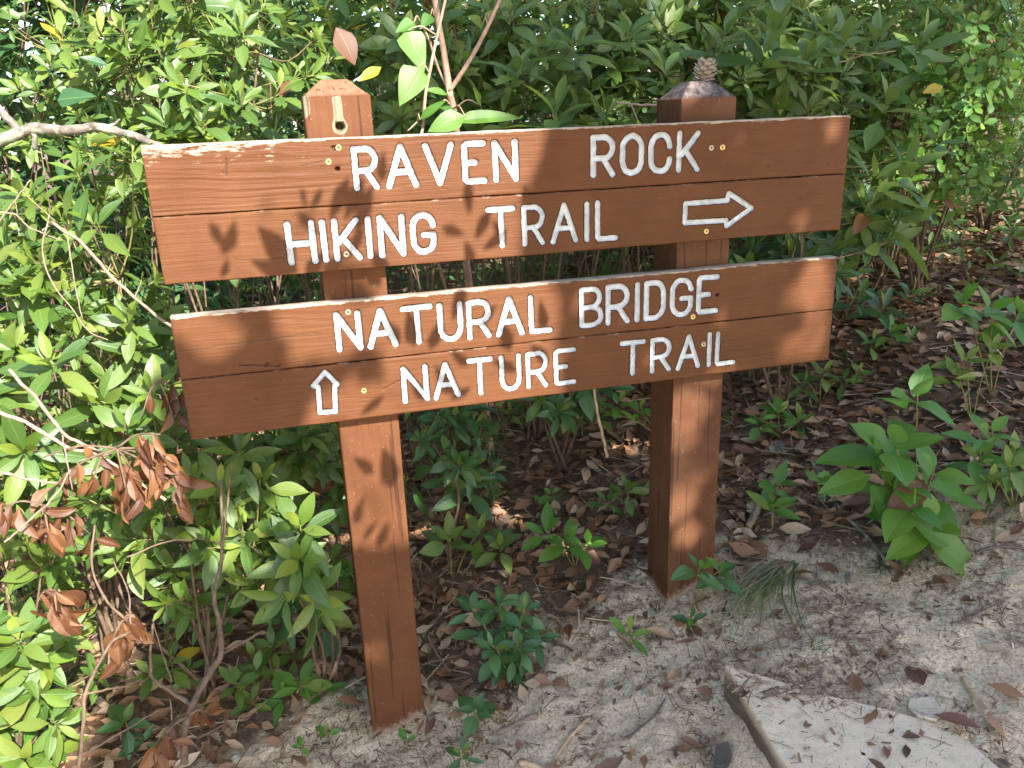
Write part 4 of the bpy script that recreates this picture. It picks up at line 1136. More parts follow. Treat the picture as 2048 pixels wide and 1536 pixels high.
hung_leaf('large browned leaf caught in the shrub above the drilled post', 672, 55, 716, 125, .60, 'dead', 'broad', 1.5)
hung_leaf('bright yellow leaf beside the browned leaf above the drilled post', 762, 134, 718, 160, .56, 'yellow')
hung_leaf('small yellow leaf in the shrub above the right board end', 1885, 172, 1850, 184, .75, 'yellow')
hung_leaf('round dark leaf hanging in shade over the lichen-covered branch', 115, 200, 190, 188, .42, 'deep', 'heart', .9)
hung_leaf('long dark leaf hanging in the shrub left of the drilled post', 215, 130, 160, 112, .5, 'deep')

BT = 'bare pale twigs in the left thicket'
branch('bare_twig', 'pale bare twig slanting down to the lower left board corner', 'twig', 'twig', [([(105, 445, .30), (165, 488, .22), (215, 545, .16), (275, 600, .14), (345, 655, .14)], .0055, .0048), ([(215, 545, .16), (222, 528, .16)], .002, .001), ([(270, 596, .14), (283, 560, .15)], .0022, .001)], BT)
branch('bare_twig', 'brittle pale twig crossing the shade above the dead leaves', 'twig', 'twig', [([(20, 740, .02), (75, 800, 0), (125, 865, -.02), (170, 890, -.03), (222, 912, -.03)], .0055, .0045)], BT)
branch('bare_twig', 'reddish bare twig running into the hanging dead leaves', 'twig', 'sapling', [([(-30, 810, .02), (60, 850, 0), (130, 892, -.04), (210, 918, -.05), (330, 1000, -.06)], .006, .0045)], BT)
branch('bare_twig', 'long pale twig reaching from the left edge under the dead leaves', 'twig', 'twig', [([(-60, 930, -.05), (0, 945, -.06), (80, 962, -.06), (170, 966, -.06)], .005, .003)], BT)
branch('bare_twig', 'thin curling vine with tendrils above the rosette on the left', 'vine', 'twig', [([(100, 430, .2), (85, 505, .2), (108, 572, .18), (140, 612, .16), (175, 660, .15), (215, 680, .15)], .0026, .0018), ([(108, 572, .18), (128, 560, .17), (138, 580, .17), (125, 592, .17)], .0012, .0007), ([(135, 470, .2), (148, 560, .18), (165, 640, .16)], .0022, .0016)], BT)
branch('bare_twig', 'forked grey twig in the shade at the far left', 'twig', 'twig', [([(-20, 470, .25), (30, 400, .24), (60, 360, .24)], .0030, .0018), ([(-20, 420, .25), (30, 430, .24), (60, 455, .24), (120, 480, .22)], .0026, .0018), ([(30, 400, .24), (35, 430, .24)], .0015, .001)], BT)
branch('bare_twig', 'thin white twig crossing the lower left leaves', 'twig', 'twig', [([(10, 1085, -.2), (60, 1040, -.18), (110, 990, -.16), (140, 940, -.14)], .003, .002), ([(125, 870, -.1), (135, 930, -.12), (146, 980, -.12)], .0022, .0016)], BT)
branch('bare_twig', 'thin dark twig arching under the left board ends', 'twig', 'stem', [([(255, 1115, -.1), (330, 1085, -.05), (400, 1078, 0), (450, 1090, .05)], .003, .002)], BT)
branch('bare_twig', 'dry pale branch on the bank beyond the lower right board', 'twig', 'twig', [([(1660, 520, .42), (1720, 505, .45), (1760, 490, .48), (1800, 470, .5)], .0035, .002)])
branch('bare_twig', 'thin bare twig crossing the shrub above the right board end', 'twig', 'twig', [([(1680, 125, .5), (1730, 110, .5), (1790, 102, .52)], .0035, .002)])
branch('bare_twig', 'thin branch touching the blackened post from the left', 'twig', 'sapling', [([(1235, 205, .35), (1280, 210, .3), (1330, 208, .26)], .0035, .005), ([(1262, 208, .32), (1275, 240, .30)], .003, .002)])
branch('woody_stem', 'crooked woody stem rooted at the sand edge left of the drilled post', 'stem', 'stem',
       [([(372, 1530, -.44), (370, 1470, -.42), (385, 1410, -.38), (425, 1340, -.33), (442, 1305, -.30), (436, 1240, -.24), (428, 1190, -.20), (440, 1120, -.14), (445, 1040, -.08), (440, 960, -.02)], .011, .004), ([(440, 1308, -.30), (490, 1282, -.26), (525, 1262, -.22)], .005, .0035), ([(385, 1410, -.38), (350, 1390, -.36), (310, 1362, -.34), (300, 1330, -.32), (305, 1250, -.3)], .006, .0035), ([(446, 1100, -.12), (455, 1000, -.08), (462, 930, -.05)], .0035, .002)], rough=.22, sides=9)
branch('woody_stem', 'thin crooked stem among the dead leaves at the lower left', 'stem', 'stem',
       [([(160, 1536, -.46), (168, 1450, -.42), (172, 1385, -.38), (220, 1290, -.34), (262, 1255, -.3), (215, 1205, -.26), (185, 1140, -.22), (188, 1050, -.16)], .0050, .003), ([(172, 1385, -.38), (240, 1375, -.36), (285, 1358, -.34)], .003, .002), ([(262, 1255, -.3), (255, 1180, -.26), (225, 1120, -.22)], .003, .0015), ([(345, 1365, -.34), (325, 1310, -.30), (305, 1240, -.28)], .0025, .0015), ([(170, 1510, -.45), (250, 1460, -.44), (320, 1420, -.42)], .003, .002)], rough=.2)
branch('woody_stem', 'thin yellowish stem rising behind the lower boards', 'stem', 'wood_raw', [([(1216, 915, .40), (1205, 870, .41), (1195, 830, .42), (1188, 770, .43)], .0075, .006)], rough=.15)

# ------------------------------------------------------------------ withered twigs with dead brown leaves
def dead_spray(label, centre, y, n, spread, seed, L=.064):
    r = np.random.RandomState(seed)
    c = at(centre[0], centre[1], y)
    root = empty('withered_branch', c, label, 'branch', 'withered branches in the left thicket')
    lv = Leaves(seed); mb = MB()
    tips = []
    for k in range(max(3, n//6)):
        e = c + np.array([r.uniform(-1, 1)*spread[0], r.uniform(-.6, .3)*.08, r.uniform(-1, .5)*spread[1]])
        P = curve_pts([c + np.array([0, 0, .01]), (c + e)*.5 + np.array([0, 0, .02]), e], 5)
        mb.tube(P, (.003, .0016), 5); tips.append(P)
    for k in range(n):
        P = tips[r.randint(len(tips))]; p = P[r.randint(len(P)//2, len(P))] + r.normal(0, .006, 3)
        d = unit([r.normal(0, .55), r.normal(-.1, .4), -1.0 + r.uniform(-.2, .7)])
        lv.put('dead', 'dead', p, d, unit([r.normal(0, .6), -1, .3 + r.normal(0, .3)]), L*r.uniform(.65, 1.2), r.uniform(1.0, 1.4))
    mb.build('stem', M['stem'], root)
    lv.finish(root, 100)
dead_spray('large withered spray of rusty leaves under the lower left board corner', (235, 905), -.06, 60, (.15, .13), 61)
dead_spray('withered spray of dark brown leaves hanging at the far left', (90, 1020), -.12, 26, (.08, .07), 62)
dead_spray('withered spray of brown leaves low on the left beside bright grass', (115, 1190), -.24, 14, (.08, .06), 63)
dead_spray('withered spray of maroon leaves beside the crooked woody stem', (270, 1240), -.28, 24, (.11, .10), 64, .06)
dead_spray('withered brown leaves trailing at the foot of the crooked woody stem', (380, 1440), -.40, 14, (.10, .03), 65, .055)
dead_spray('few rusty leaves behind the left board ends', (320, 770), .10, 10, (.06, .12), 66, .06)

# ------------------------------------------------------------------ seedlings and small plants on the ground
def seedling(label, foot, top, n, L, kind='broad', mats=('broad', 'broad'), seed=1, tiers=1, spread=1.0, lean=-.06, wide=1.0, group=None, tops=None, name='seedling'):
    """a stem from the ground to a rosette of leaves; further tops branch off the stem"""
    r = np.random.RandomState(seed)
    b = gpt(*foot)
    root = empty(name, b, label, 'plant', group)
    lv = Leaves(seed + 40); mb = MB()
    for q, tp in enumerate([top] + list(tops or [])):
        e = at(tp[0], tp[1], b[1] + lean + (tp[2] if len(tp) > 2 else 0))
        e[2] = max(e[2], float(gz(e[0], e[1])) + .012)
        P = curve_pts([b - [0, 0, .02], (b + e)*.5 + np.array([0, .01, .01]), e], 6)
        mb.tube(P, (.0028, .0016), 5, 2.0)
        whorl(lv, e, unit([r.normal(0, .12), -.38, .85]), n if q == 0 else max(3, n - 1), L*(1 if q == 0 else .9), kind, mats, spread, .25)
        for t in range(1, tiers):
            w = P[int(len(P)*(1 - t*.3))]
            whorl(lv, w, unit([0, -.35, .9]), max(2, n//2), L*.95, kind, mats, spread*1.25, 0)
    lv.items = [(k_, q_, m_, p_, A_*np.array([1, wide, 1])) for k_, q_, m_, p_, A_ in lv.items]
    mb.build('stem', M['stem'], root)
    lv.finish(root, 120)
seedling('broad green seedling with spreading leaves in litter between the posts', (905, 1165), (900, 1075), 8, .105, 'laurel', ('laurel', 'young'), 1, wide=1.25, tops=[(960, 1060, .06), (1000, 1090, -.02)])
seedling('bright seedling with upright leaves in litter left of the worn post', (1150, 1130), (1135, 1075), 7, .105, 'laurel', ('broad', 'broad'), 2, wide=1.2, tops=[(1175, 1085, -.02), (1090, 1060, .03)])
seedling('small bushy plant of dark glossy leaves on the sand between the posts', (1020, 1355), (1000, 1205), 9, .075, 'laurel', ('deep', 'laurel'), 3, tiers=3, wide=1.2, tops=[(945, 1215, .02), (1050, 1215, .02), (1035, 1290, -.02), (1075, 1270, .02), (985, 1290, -.04)])
seedling('flat rosette of rounded dark leaves on the sand near the drilled post', (950, 1440), (950, 1418), 6, .075, 'broad', ('deep', 'deep'), 4, spread=1.25, wide=1.15)
seedling('pale upright seedling on bare sand beside a white pebble', (1262, 1290), (1262, 1262), 5, .075, 'laurel', ('broad', 'young'), 5, spread=.85, wide=1.0)
seedling('dark seedling with pointed leaves low on the sand', (935, 1530), (925, 1505), 7, .06, 'laurel', ('deep', 'laurel'), 6, wide=1.1)
seedling('seedling of oval leaves growing at the foot of the worn post', (1395, 1205), (1400, 1130), 7, .075, 'broad', ('deep', 'broad'), 7, spread=1.1, tops=[(1440, 1140, .0), (1385, 1235, -.02)])
seedling('seedling with two big glossy leaves beside the weathered wood shard', (1545, 1060), (1550, 1005), 6, .10, 'broad', ('broad', 'broad'), 8, wide=1.05, tops=[(1560, 960, .02)])
seedling('tall broad-leaved plant on the bank edge with large drooping leaves', (1838, 1085), (1790, 880), 6, .155, 'broad', ('broad', 'broad'), 9, tiers=2, spread=1.3, wide=1.2, tops=[(1835, 780, .05), (1870, 935, -.03), (1760, 925, .02), (1830, 1000, -.05), (1870, 1040, -.05)])
seedling('plant with big serrated leaves spreading over the bank litter', (1985, 790), (1985, 610), 7, .135, 'broad', ('broad', 'broad'), 10, spread=1.2, lean=-.05, wide=1.15, tops=[(1930, 590, .05), (2040, 620, 0)])
seedling('sprig of yellow-green leaves above the tall broad-leaved plant', (1945, 840), (1935, 715), 7, .085, 'broad', ('young', 'young'), 11, spread=1.1, tops=[(1990, 690, 0), (1915, 745, -.02)])
seedling('pale ovate-leaved plant at the edge of the sandy bank', (1985, 1000), (1985, 860), 7, .095, 'broad', ('broad', 'young'), 12, spread=1.15, tiers=2, tops=[(1960, 905, 0), (2030, 900, 0)])
seedling('small sprout of yellowish leaves in the litter beside the lower boards', (1722, 760), (1720, 738), 5, .05, 'broad', ('young', 'young'), 13)
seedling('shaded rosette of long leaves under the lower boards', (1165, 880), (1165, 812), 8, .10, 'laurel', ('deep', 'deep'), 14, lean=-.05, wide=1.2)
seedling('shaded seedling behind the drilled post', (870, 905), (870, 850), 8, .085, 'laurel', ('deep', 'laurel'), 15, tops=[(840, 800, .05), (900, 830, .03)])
seedling('fresh green sprig in the litter beside the drilled post', (905, 985), (905, 945), 7, .07, 'laurel', ('broad', 'broad'), 16, tops=[(870, 930, .02)])
seedling('sprout of small round leaves catching light in the litter', (990, 1000), (985, 968), 6, .035, 'oval', ('broad', 'young'), 17, tops=[(1000, 985, 0)])
seedling('second sprout of small round leaves nearer the worn post', (1110, 1010), (1105, 985), 6, .045, 'oval', ('broad', 'young'), 18, tops=[(1090, 1000, 0)])
seedling('tiny sprout standing on the sand in front of the drilled post', (655, 1480), (652, 1462), 4, .04, 'broad', ('broad', 'young'), 19)
seedling('tiny two-leaved sprout at the foot of the drilled post', (815, 1495), (813, 1478), 3, .035, 'broad', ('broad', 'broad'), 20)
seedling('tiny sprout beside the sand edge near the crooked woody stem', (605, 1505), (602, 1492), 4, .03, 'broad', ('broad', 'broad'), 21)
seedling('glossy pointed-leaf plant at the sand edge left of the drilled post', (640, 1310), (640, 1245), 6, .10, 'broad', ('deep', 'broad'), 22, spread=1.2, wide=1.0, tops=[(560, 1230, 0), (590, 1180, .02)])
seedling('leafy plant beside the crooked woody stem', (480, 1400), (470, 1365), 7, .075, 'laurel', ('laurel', 'laurel'), 23, wide=1.2, tops=[(510, 1340, .03), (500, 1400, -.02)])
seedling('plant with rounded leaves in the lower left corner', (70, 1520), (65, 1430), 8, .085, 'broad', ('broad', 'laurel'), 24, tops=[(25, 1470, 0), (120, 1450, 0), (100, 1500, -.02)])
seedling('leafy plant with pale leaves above the lower left corner', (90, 1400), (80, 1300), 7, .085, 'broad', ('broad', 'young'), 25, tops=[(20, 1250, .02), (100, 1260, .02)])
seedling('mid green plant between the withered sprays at the lower left', (330, 1300), (350, 1130), 8, .085, 'laurel', ('laurel', 'laurel'), 26, tops=[(390, 1210, 0), (330, 1200, 0), (420, 1150, .03)])
seedling('dark leafy sprig in front of the crooked woody stem', (260, 1490), (250, 1440), 6, .08, 'broad', ('deep', 'laurel'), 27, tops=[(285, 1480, 0)])
seedling('lush low plant under the hanging dead leaves', (150, 1180), (145, 1120), 8, .085, 'laurel', ('laurel', 'young'), 28, tops=[(60, 1150, 0), (200, 1130, .02), (30, 1200, 0)])
seedling('seedling with four leaves in the shade behind the worn post', (1640, 1000), (1640, 960), 5, .06, 'broad', ('broad', 'deep'), 29)

for k, (fx, fy, tx, ty, lab) in enumerate([(420, 1290, 410, 1215, 'green sprig between the crooked woody stem and the rusty sprays'), (520, 1330, 545, 1290, 'low leafy sprig at the litter edge before the drilled post'), (600, 1390, 600, 1365, 'small dark sprig on the litter before the drilled post'), (350, 1370, 340, 1320, 'sprig tucked behind the foot of the crooked woody stem'),
        (690, 1180, 660, 1130, 'leafy sprig hugging the drilled post'), (1260, 1010, 1255, 975, 'sprig in the litter just behind the worn post'), (1560, 870, 1560, 820, 'shaded sprig on the bank right of the worn post'), (1640, 800, 1650, 740, 'shaded sprig under the right end of the lower boards'), (1780, 700, 1785, 655, 'dark sprig on the bank litter under the rosettes'), (2030, 1010, 2020, 930, 'leafy sprig at the far edge of the sandy bank'), (1330, 870, 1240, 800, 'shaded sprig behind the lower boards beside the worn post'), (1080, 860, 1060, 800, 'shaded sprig behind the middle of the lower boards')]):
    seedling(lab, (fx, fy), (tx, ty), 8, .085, 'laurel', ('laurel' if k % 2 else 'broad', 'young'), 70 + k, wide=1.15, spread=1.1, tops=[(tx - 38, ty + 22, .02), (tx + 40, ty + 15, .03)])

# ------------------------------------------------------------------ grass
def grass(label, foot, n, L, mat, seed, fan=(0, 0), spread=.03, droop=1.0, up=1.0, wd=1.0):
    r = np.random.RandomState(seed); b = gpt(*foot)
    mb = MB()
    for k in range(n):
        p = b + np.array([r.normal(0, spread), r.normal(0, spread*.7), 0]); p[2] = float(gz(p[0], p[1])) - .005
        l = L*r.uniform(.5, 1.15)
        h = unit([fan[0] + r.normal(0, .55), fan[1] + r.normal(0, .45), 0])
        t = np.linspace(0, 1, 8)
        hh = h*r.uniform(.7, 1.0)
        path = p + np.outer(t, hh)*l*.8 + np.outer(up*l*(.75*t - .75*droop*t**1.9), UP)
        path = path + np.outer(t**2, np.cross(h, UP))*l*r.normal(0, .18)
        path[:, 2] = np.maximum(path[:, 2], gz(path[:, 0], path[:, 1]) + .002 + .003*r.rand())
        w = np.linspace(1, .12, 8)*r.uniform(.0012, .0024)*wd
        sd = np.cross(h, UP)
        V = np.vstack([path - sd*w[:, None], path + UP*w[:, None]*.35, path + sd*w[:, None]])
        Q = [(i + c*8, i + 1 + c*8, i + 1 + (c + 1)*8, i + (c + 1)*8) for c in range(2) for i in range(7)]
        mb.add(V, Q, np.column_stack([np.repeat([0, .5, 1], 8), np.tile(t, 3)]), r.rand())
    V = np.vstack(mb.v)
    me = mesh_np('grass_tuft', V - b, np.vstack(mb.q), M[mat], np.vstack(mb.uv), True, attrs={'leaf_rand': np.concatenate(mb.a)})
    return tag(link('grass_tuft', me, None, b), label, 'grass')
grass('bright sunlit grass tuft among the leaves at the lower left', (150, 1370), 70, .20, 'grass_bright', 1, (.3, -.3), .05, 1.0, 1.1)
grass('long half-dry grass trailing over the sand beside the worn post', (1545, 1140), 30, .56, 'grass_dry', 2, (-2.2, -1.5), .035, 1.25, .30, 1.5)
grass('green grass blades among the trailing dry grass by the worn post', (1560, 1150), 22, .54, 'grass', 3, (-1.9, -1.7), .03, 1.2, .34, 1.6)
grass('short tilted grass blades at the tip of the fallen lichen stick', (1765, 1135), 10, .13, 'grass', 4, (-.8, -.5), .012, .8, .4)
grass('thin grass in the litter by the closed pine cone', (1580, 900), 26, .13, 'grass_dry', 5, (.3, -.2), .03, .9, .8)
grass('sparse grass at the sand edge beside the crooked woody stem', (440, 1390), 22, .16, 'grass', 6, (.2, -.4), .05, .9, .9)
grass('wiry grass arching on the bank below the pale plant', (1960, 1040), 16, .26, 'grass', 7, (.2, .4), .05, .8, 1.2)
grass('thin grass blades in the shade at the foot of the drilled post', (890, 1300), 24, .14, 'grass_dry', 8, (0, -.4), .06, .9, .9)
grass('small grass wisp on the open sand', (1630, 1300), 7, .07, 'grass', 9, (.6, .2), .01, .8, .4)
grass('dry grass wisps in the litter beyond the worn post', (1460, 1010), 22, .12, 'grass_dry', 10, (.2, -.2), .05, .9, .9)
grass('green grass in the deep shade of the bank litter', (1900, 830), 26, .22, 'grass', 11, (-.3, -.3), .10, .9, .9)
grass('short green grass at the lower left beneath the withered leaves', (300, 1520), 26, .12, 'grass', 12, (0, -.4), .06, .9, .9)

# ------------------------------------------------------------------ slab, stones, sticks, cones
def flat_stone(label, cat, name, outline, lift, depth, mat, seed):
    r = np.random.RandomState(seed)
    P = np.array([gpt(*p) for p in outline]); 
    n = 96
    closed = np.vstack([P, P[:1]])
    sl = np.concatenate([[0], np.cumsum(np.linalg.norm(np.diff(closed, axis=0), axis=1))])
    s = np.linspace(0, sl[-1], n, endpoint=False)
    B = np.column_stack([np.interp(s, sl, closed[:, i]) for i in range(2)])
    A = np.column_stack([P[:, 0], P[:, 1], np.ones(len(P))]); co = np.linalg.lstsq(A, P[:, 2] + np.array(lift), rcond=None)[0]
    c = B.mean(0)
    B = B + (B - c)*(0.016*fbm(s*14, s*0, seed, 2))[:, None]
    rings = np.array([.02, .2, .4, .6, .75, .87, .95, .985, 1.0, 1.004, 1.006, 1.003])
    V, side = [], []
    for q, f in enumerate(rings):
        xy = c + (B - c)*f
        z = xy @ co[:2] + co[2] + .0035*fbm(xy[:, 0]*16, xy[:, 1]*16, seed + 3, 3)
        if q == 8: z = z - .003
        if q > 8: z = z - .003 - depth*(q - 8)/3 
        off = 0 if q < 9 else .005*fbm(s*26, np.full(n, q*3.3), seed + 5, 3)
        xy = xy + (unit_rows(B - c))*np.asarray(off)[..., None] if q >= 9 else xy
        V.append(np.column_stack([xy, z])); side.append(np.full(n, 1.0 if q > 8 else 0.0))
    V = np.vstack(V); i = np.arange(len(rings)*n).reshape(-1, n)
    Q = np.stack([i[:-1], i[1:], np.roll(i[1:], -1, 1), np.roll(i[:-1], -1, 1)], -1).reshape(-1, 4)
    area = np.sum(B[:, 0]*np.roll(B[:, 1], -1) - B[:, 1]*np.roll(B[:, 0], -1))
    if area < 0: Q = Q[:, ::-1]
    b = np.array([c[0], c[1], V[:, 2].min()])
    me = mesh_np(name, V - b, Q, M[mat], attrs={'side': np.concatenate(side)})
    me.set_sharp_from_angle(angle=math.radians(30))
    return tag(link(name, me, None, b), label, cat), co
def unit_rows(a): return a/(np.linalg.norm(a, axis=1)[:, None] + 1e-9)
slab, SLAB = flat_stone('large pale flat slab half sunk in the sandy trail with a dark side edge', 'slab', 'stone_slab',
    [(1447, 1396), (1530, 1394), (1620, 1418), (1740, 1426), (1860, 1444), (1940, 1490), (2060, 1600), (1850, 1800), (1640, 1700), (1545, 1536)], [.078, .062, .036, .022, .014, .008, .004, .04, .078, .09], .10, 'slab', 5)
flat_stone('small flat tan stone beside the long maroon leaf', 'stone', 'flat_stone', [(1818, 1402), (1868, 1398), (1890, 1420), (1872, 1446), (1835, 1436), (1815, 1420)], [.008]*6, .02, 'slab', 6)
flat_stone('dark small stone below the corner of the pale slab', 'stone', 'flat_stone', [(1432, 1505), (1455, 1497), (1462, 1520), (1450, 1545), (1430, 1540)], [.018]*5, .03, 'bark', 7)

def pebble(label, px, py, size, seed, flat=.6, group=None):
    r = np.random.RandomState(seed); b = gpt(px, py)
    n, m_ = 10, 7; V = []
    for i in range(m_):
        th = math.pi*i/(m_ - 1)
        for j in range(n):
            ph = j*2*math.pi/n
            rr = 1 + .22*float(vnoise(math.cos(ph)*1.7 + seed, math.sin(ph)*1.7 + th*1.3, seed))*2
            V.append((size*rr*math.sin(th)*math.cos(ph), size*.8*rr*math.sin(th)*math.sin(ph), size*flat*math.cos(th)*rr))
    i = np.arange(m_*n).reshape(m_, n)
    Q = np.stack([i[:-1], i[1:], np.roll(i[1:], -1, 1), np.roll(i[:-1], -1, 1)], -1).reshape(-1, 4)
    me = mesh_np('pebble', V, Q, M['pebble'])
    o = link('pebble', me, None, b + np.array([0, 0, size*flat*.25]))
    o.rotation_euler = (0, 0, r.uniform(0, 6))
    return tag(o, label, 'pebble', group)
pebble('whitish pebble beside the pale upright seedling', 1226, 1268, .017, 1)
pebble('yellowish pebble at the sand edge near the drilled post', 558, 1442, .015, 2)
pebble('pale crusted pebble by the withered leaves at the sand edge', 475, 1518, .016, 3)
r_ = np.random.RandomState(8)
for k in range(26):
    pebble('tiny pale pebble scattered on the sandy trail', r_.uniform(900, 2040), r_.uniform(1230, 1530), r_.uniform(.003, .006), 20 + k, .7, 'tiny pebbles on the sandy trail')

def stick(label, pts, r0, r1, mat, seed, rough=.2, lift=.5, group=None, name='stick'):
    r = np.random.RandomState(seed)
    P = curve_pts([gpt(*p) for p in pts], 8)
    P[:, 2] = np.array([max(float(gz(p[0], p[1])), SLAB[0]*p[0] + SLAB[1]*p[1] + SLAB[2] if on_slab(p) else -9) for p in P]) + max(r0, r1)*lift
    P[:, 2] = np.convolve(np.pad(P[:, 2], 2, 'edge'), np.ones(5)/5, 'valid') + .002
    mb = MB(); mb.tube(P, (r0, r1), 8, 0, rough, r)
    b = P[0]
    me = mesh_np(name, np.vstack(mb.v) - b, np.vstack(mb.q), M[mat], np.vstack(mb.uv))
    return tag(link(name, me, None, b), label, 'stick', group)
def on_slab(p):
    q, z = project(p); return 1450 < q[0] < 1880 and q[1] > 1396 + max(0, (q[0] - 1530)*.14)
stick('broken reddish stick with peeled bark lying on the slab edge', [(1512, 1384), (1560, 1392), (1610, 1397), (1662, 1400)], .0075, .0060, 'wood_raw', 1, .25)
stick('short dark stick piece on the pale slab', [(1525, 1428), (1555, 1420)], .0052, .0050, 'bark', 2, .2)
stick('thin dark twig lying beside the dark stick piece on the slab', [(1520, 1440), (1560, 1428), (1590, 1415)], .0022, .0012, 'stem', 3)
stick('pale peeled stick above the long maroon leaf', [(1925, 1360), (1940, 1385), (1957, 1412)], .0055, .0045, 'wood_raw', 4, .15)
stick('long lichen-flecked stick lying down the bank toward the trail', [(1600, 890), (1640, 960), (1665, 1005), (1700, 1050), (1745, 1095), (1778, 1138)], .0045, .0060, 'lichen', 5, .2, 1.5)
stick('weathered pale wood shard standing against the bank litter', [(1495, 1070), (1520, 1020), (1548, 962)], .011, .014, 'twig', 6, .3, 1.6)
stick('flat pale wood splinter beside the trailing dry grass', [(1558, 1192), (1578, 1228), (1598, 1262)], .0050, .0042, 'wood_raw', 7, .3)
stick('short pale splinter near the foot of the worn post', [(1380, 1185), (1390, 1228)], .007, .006, 'wood_raw', 8, .25)
stick('grey bark flake on the sand below the flat rosette', [(995, 1470), (1030, 1455), (1075, 1432)], .008, .009, 'twig', 9, .35, .2)
stick('pale splintered stick at the lower sand edge', [(1100, 1540), (1140, 1480), (1180, 1440)], .004, .0055, 'wood_raw', 10, .3)
stick('thick pale splinter below the flat rosette', [(1040, 1530), (1080, 1540), (1120, 1530)], .009, .006, 'wood_raw', 11, .3)
stick('dark twig crossing the sand below the bushy plant', [(1070, 1278), (1110, 1290), (1150, 1300)], .0025, .0018, 'stem', 12)
stick('dark twig on the sand toward the trailing grass', [(1255, 1480), (1300, 1440), (1330, 1400)], .003, .002, 'bark', 13)
stick('thin brown twig on the right side of the trail', [(1950, 1110), (1990, 1098), (2048, 1102)], .005, .004, 'bark', 14)
stick('straight twig lying along the bank edge at the far right', [(1900, 1250), (1960, 1225), (2010, 1205)], .0022, .0016, 'stem', 15)
stick('crooked twig in the litter behind the worn post', [(1455, 920), (1480, 960), (1530, 985), (1590, 1000)], .003, .002, 'twig', 16, .2, 2)
stick('twig leaning in the litter under the lower boards', [(945, 900), (985, 1000), (992, 1050)], .004, .003, 'twig', 17, .2, 2)
stick('grey twig on the litter right of the drilled post', [(850, 1330), (890, 1340), (940, 1350)], .0035, .003, 'twig', 18, .2, 1)

def cone(label, pos, h, rad, mat, tilt, seed):
    r = np.random.RandomState(seed)
    root = empty('pine_cone', pos, label, 'pine cone')
    root.rotation_euler = tilt
    mb = MB(); mb.tube(curve_pts([(0, 0, 0), (0, 0, h)], 6), (rad*.38, rad*.2), 8)
    core = mb.build('core', M['cone'], root); core.location = (0, 0, 0)
    ns = 40
    P, Q, uv = None, None, None
    sc = np.array([(0, -.22, -.05), (0, .22, -.05), (.7, -.42, .05), (.7, .42, .05), (1.0, -.25, .16), (1.0, .25, .16), (.7, 0, .20), (0, 0, .08), (1.02, 0, .26)])
    qd = np.array([(0, 2, 6, 7), (7, 6, 3, 1), (2, 4, 8, 6), (6, 8, 5, 3), (0, 1, 3, 2), (2, 3, 5, 4)])
    me = mesh_np('scale', sc, qd, M[mat], smooth=False)
    for k in range(ns):
        f = (k + .5)/ns
        a = k*2.39996
        prof = math.sin(math.pi*min(.98, .16 + .80*f))**.8
        o = bpy.data.objects.new('scale', me); col.objects.link(o); o.parent = root
        s_ = rad*(.62 + .62*prof)
        R_ = Matrix.Translation((0, 0, h*f)) @ Matrix.Rotation(a, 4, 'Z') @ Matrix.Rotation(-(-.05 + .65*f), 4, 'Y') @ Matrix.Diagonal((s_, s_*.7, s_*.8, 1))
        o.matrix_basis = R_
cone('open pine cone with pale-tipped scales sitting on the blackened post top', (1.290, .105, ZO + .090), .046, .025, 'cone_pale', (.1, .15, 0), 1)
g_ = gpt(1560, 900, .012); cone('closed grey pine cone lying in the litter behind the worn post', g_, .055, .019, 'cone', (0, 1.35, -2.6), 2)
g_ = gpt(1697, 1160, .010); cone('small weathered pine cone on the sand edge below the lichen stick', g_, .035, .014, 'cone', (0, 1.2, -1.9), 3)

def moss(label, px, py, size, seed):
    r = np.random.RandomState(seed); b = gpt(px, py); mb = MB()
    for k in range(170):
        p = np.array([r.normal(0, size*.5), r.normal(0, size*.4), 0]); p[2] = max(0, .012*(1 - np.linalg.norm(p)/size*.7)) - .004
        d = unit([r.normal(0, .6), r.normal(0, .6), 1]); l = r.uniform(.006, .013)
        s_ = unit(np.cross(d, r.normal(0, 1, 3)))*.0016
        mb.add([p - s_, p + s_, p + d*l + s_*.4, p + d*l - s_*.4], [(0, 1, 2, 3)], None, r.rand())
    V = np.vstack(mb.v)
    g = gz(V[:, 0] + b[0], V[:, 1] + b[1]) - b[2]; V[:, 2] += g
    return tag(link('moss_clump', mesh_np('moss_clump', V, np.vstack(mb.q), M['moss'], np.vstack(mb.uv)), None, b), label, 'moss')
moss('bright green moss clump behind the worn post', 1452, 842, .035, 1)
moss('grey-green moss patch in the shade beyond the lower boards', 1690, 712, .05, 2)
moss('dull moss patch at the foot of the drilled post', 700, 1400, .06, 3)

# ------------------------------------------------------------------ fallen leaves, litter, needles and chips
def fallen(label, px, py, L, ang, mat, kind='litter', q=0, wide=1.2, group=None, tilt=.1, lift=.006):
    """ang: direction of the tip over the ground in degrees, 0 = +X"""
    b = gpt(px, py)
    if on_slab(b): b[2] = max(b[2], SLAB[0]*b[0] + SLAB[1]*b[1] + SLAB[2])
    n = unit(gnormal(b[0], b[1]) + np.array([tilt*math.sin(px), tilt*math.cos(py*1.3), 0]))
    d = np.array([math.cos(math.radians(ang)), math.sin(math.radians(ang)), 0.0])
    R_ = frame(d - n*(d @ n), n)*np.array([L, L*wide, L])
    o = bpy.data.objects.new('fallen_leaf', leaf_data(kind, q % len(LV[kind]), mat)); col.objects.link(o)
    p = b + n*lift - R_[:, 0]*.5
    mm = Matrix.Identity(4)
    for a in range(3):
        for c in range(3): mm[a][c] = R_[a][c]
        mm[a][3] = p[a]
    o.matrix_basis = mm
    return tag(o, label, 'leaf', group)
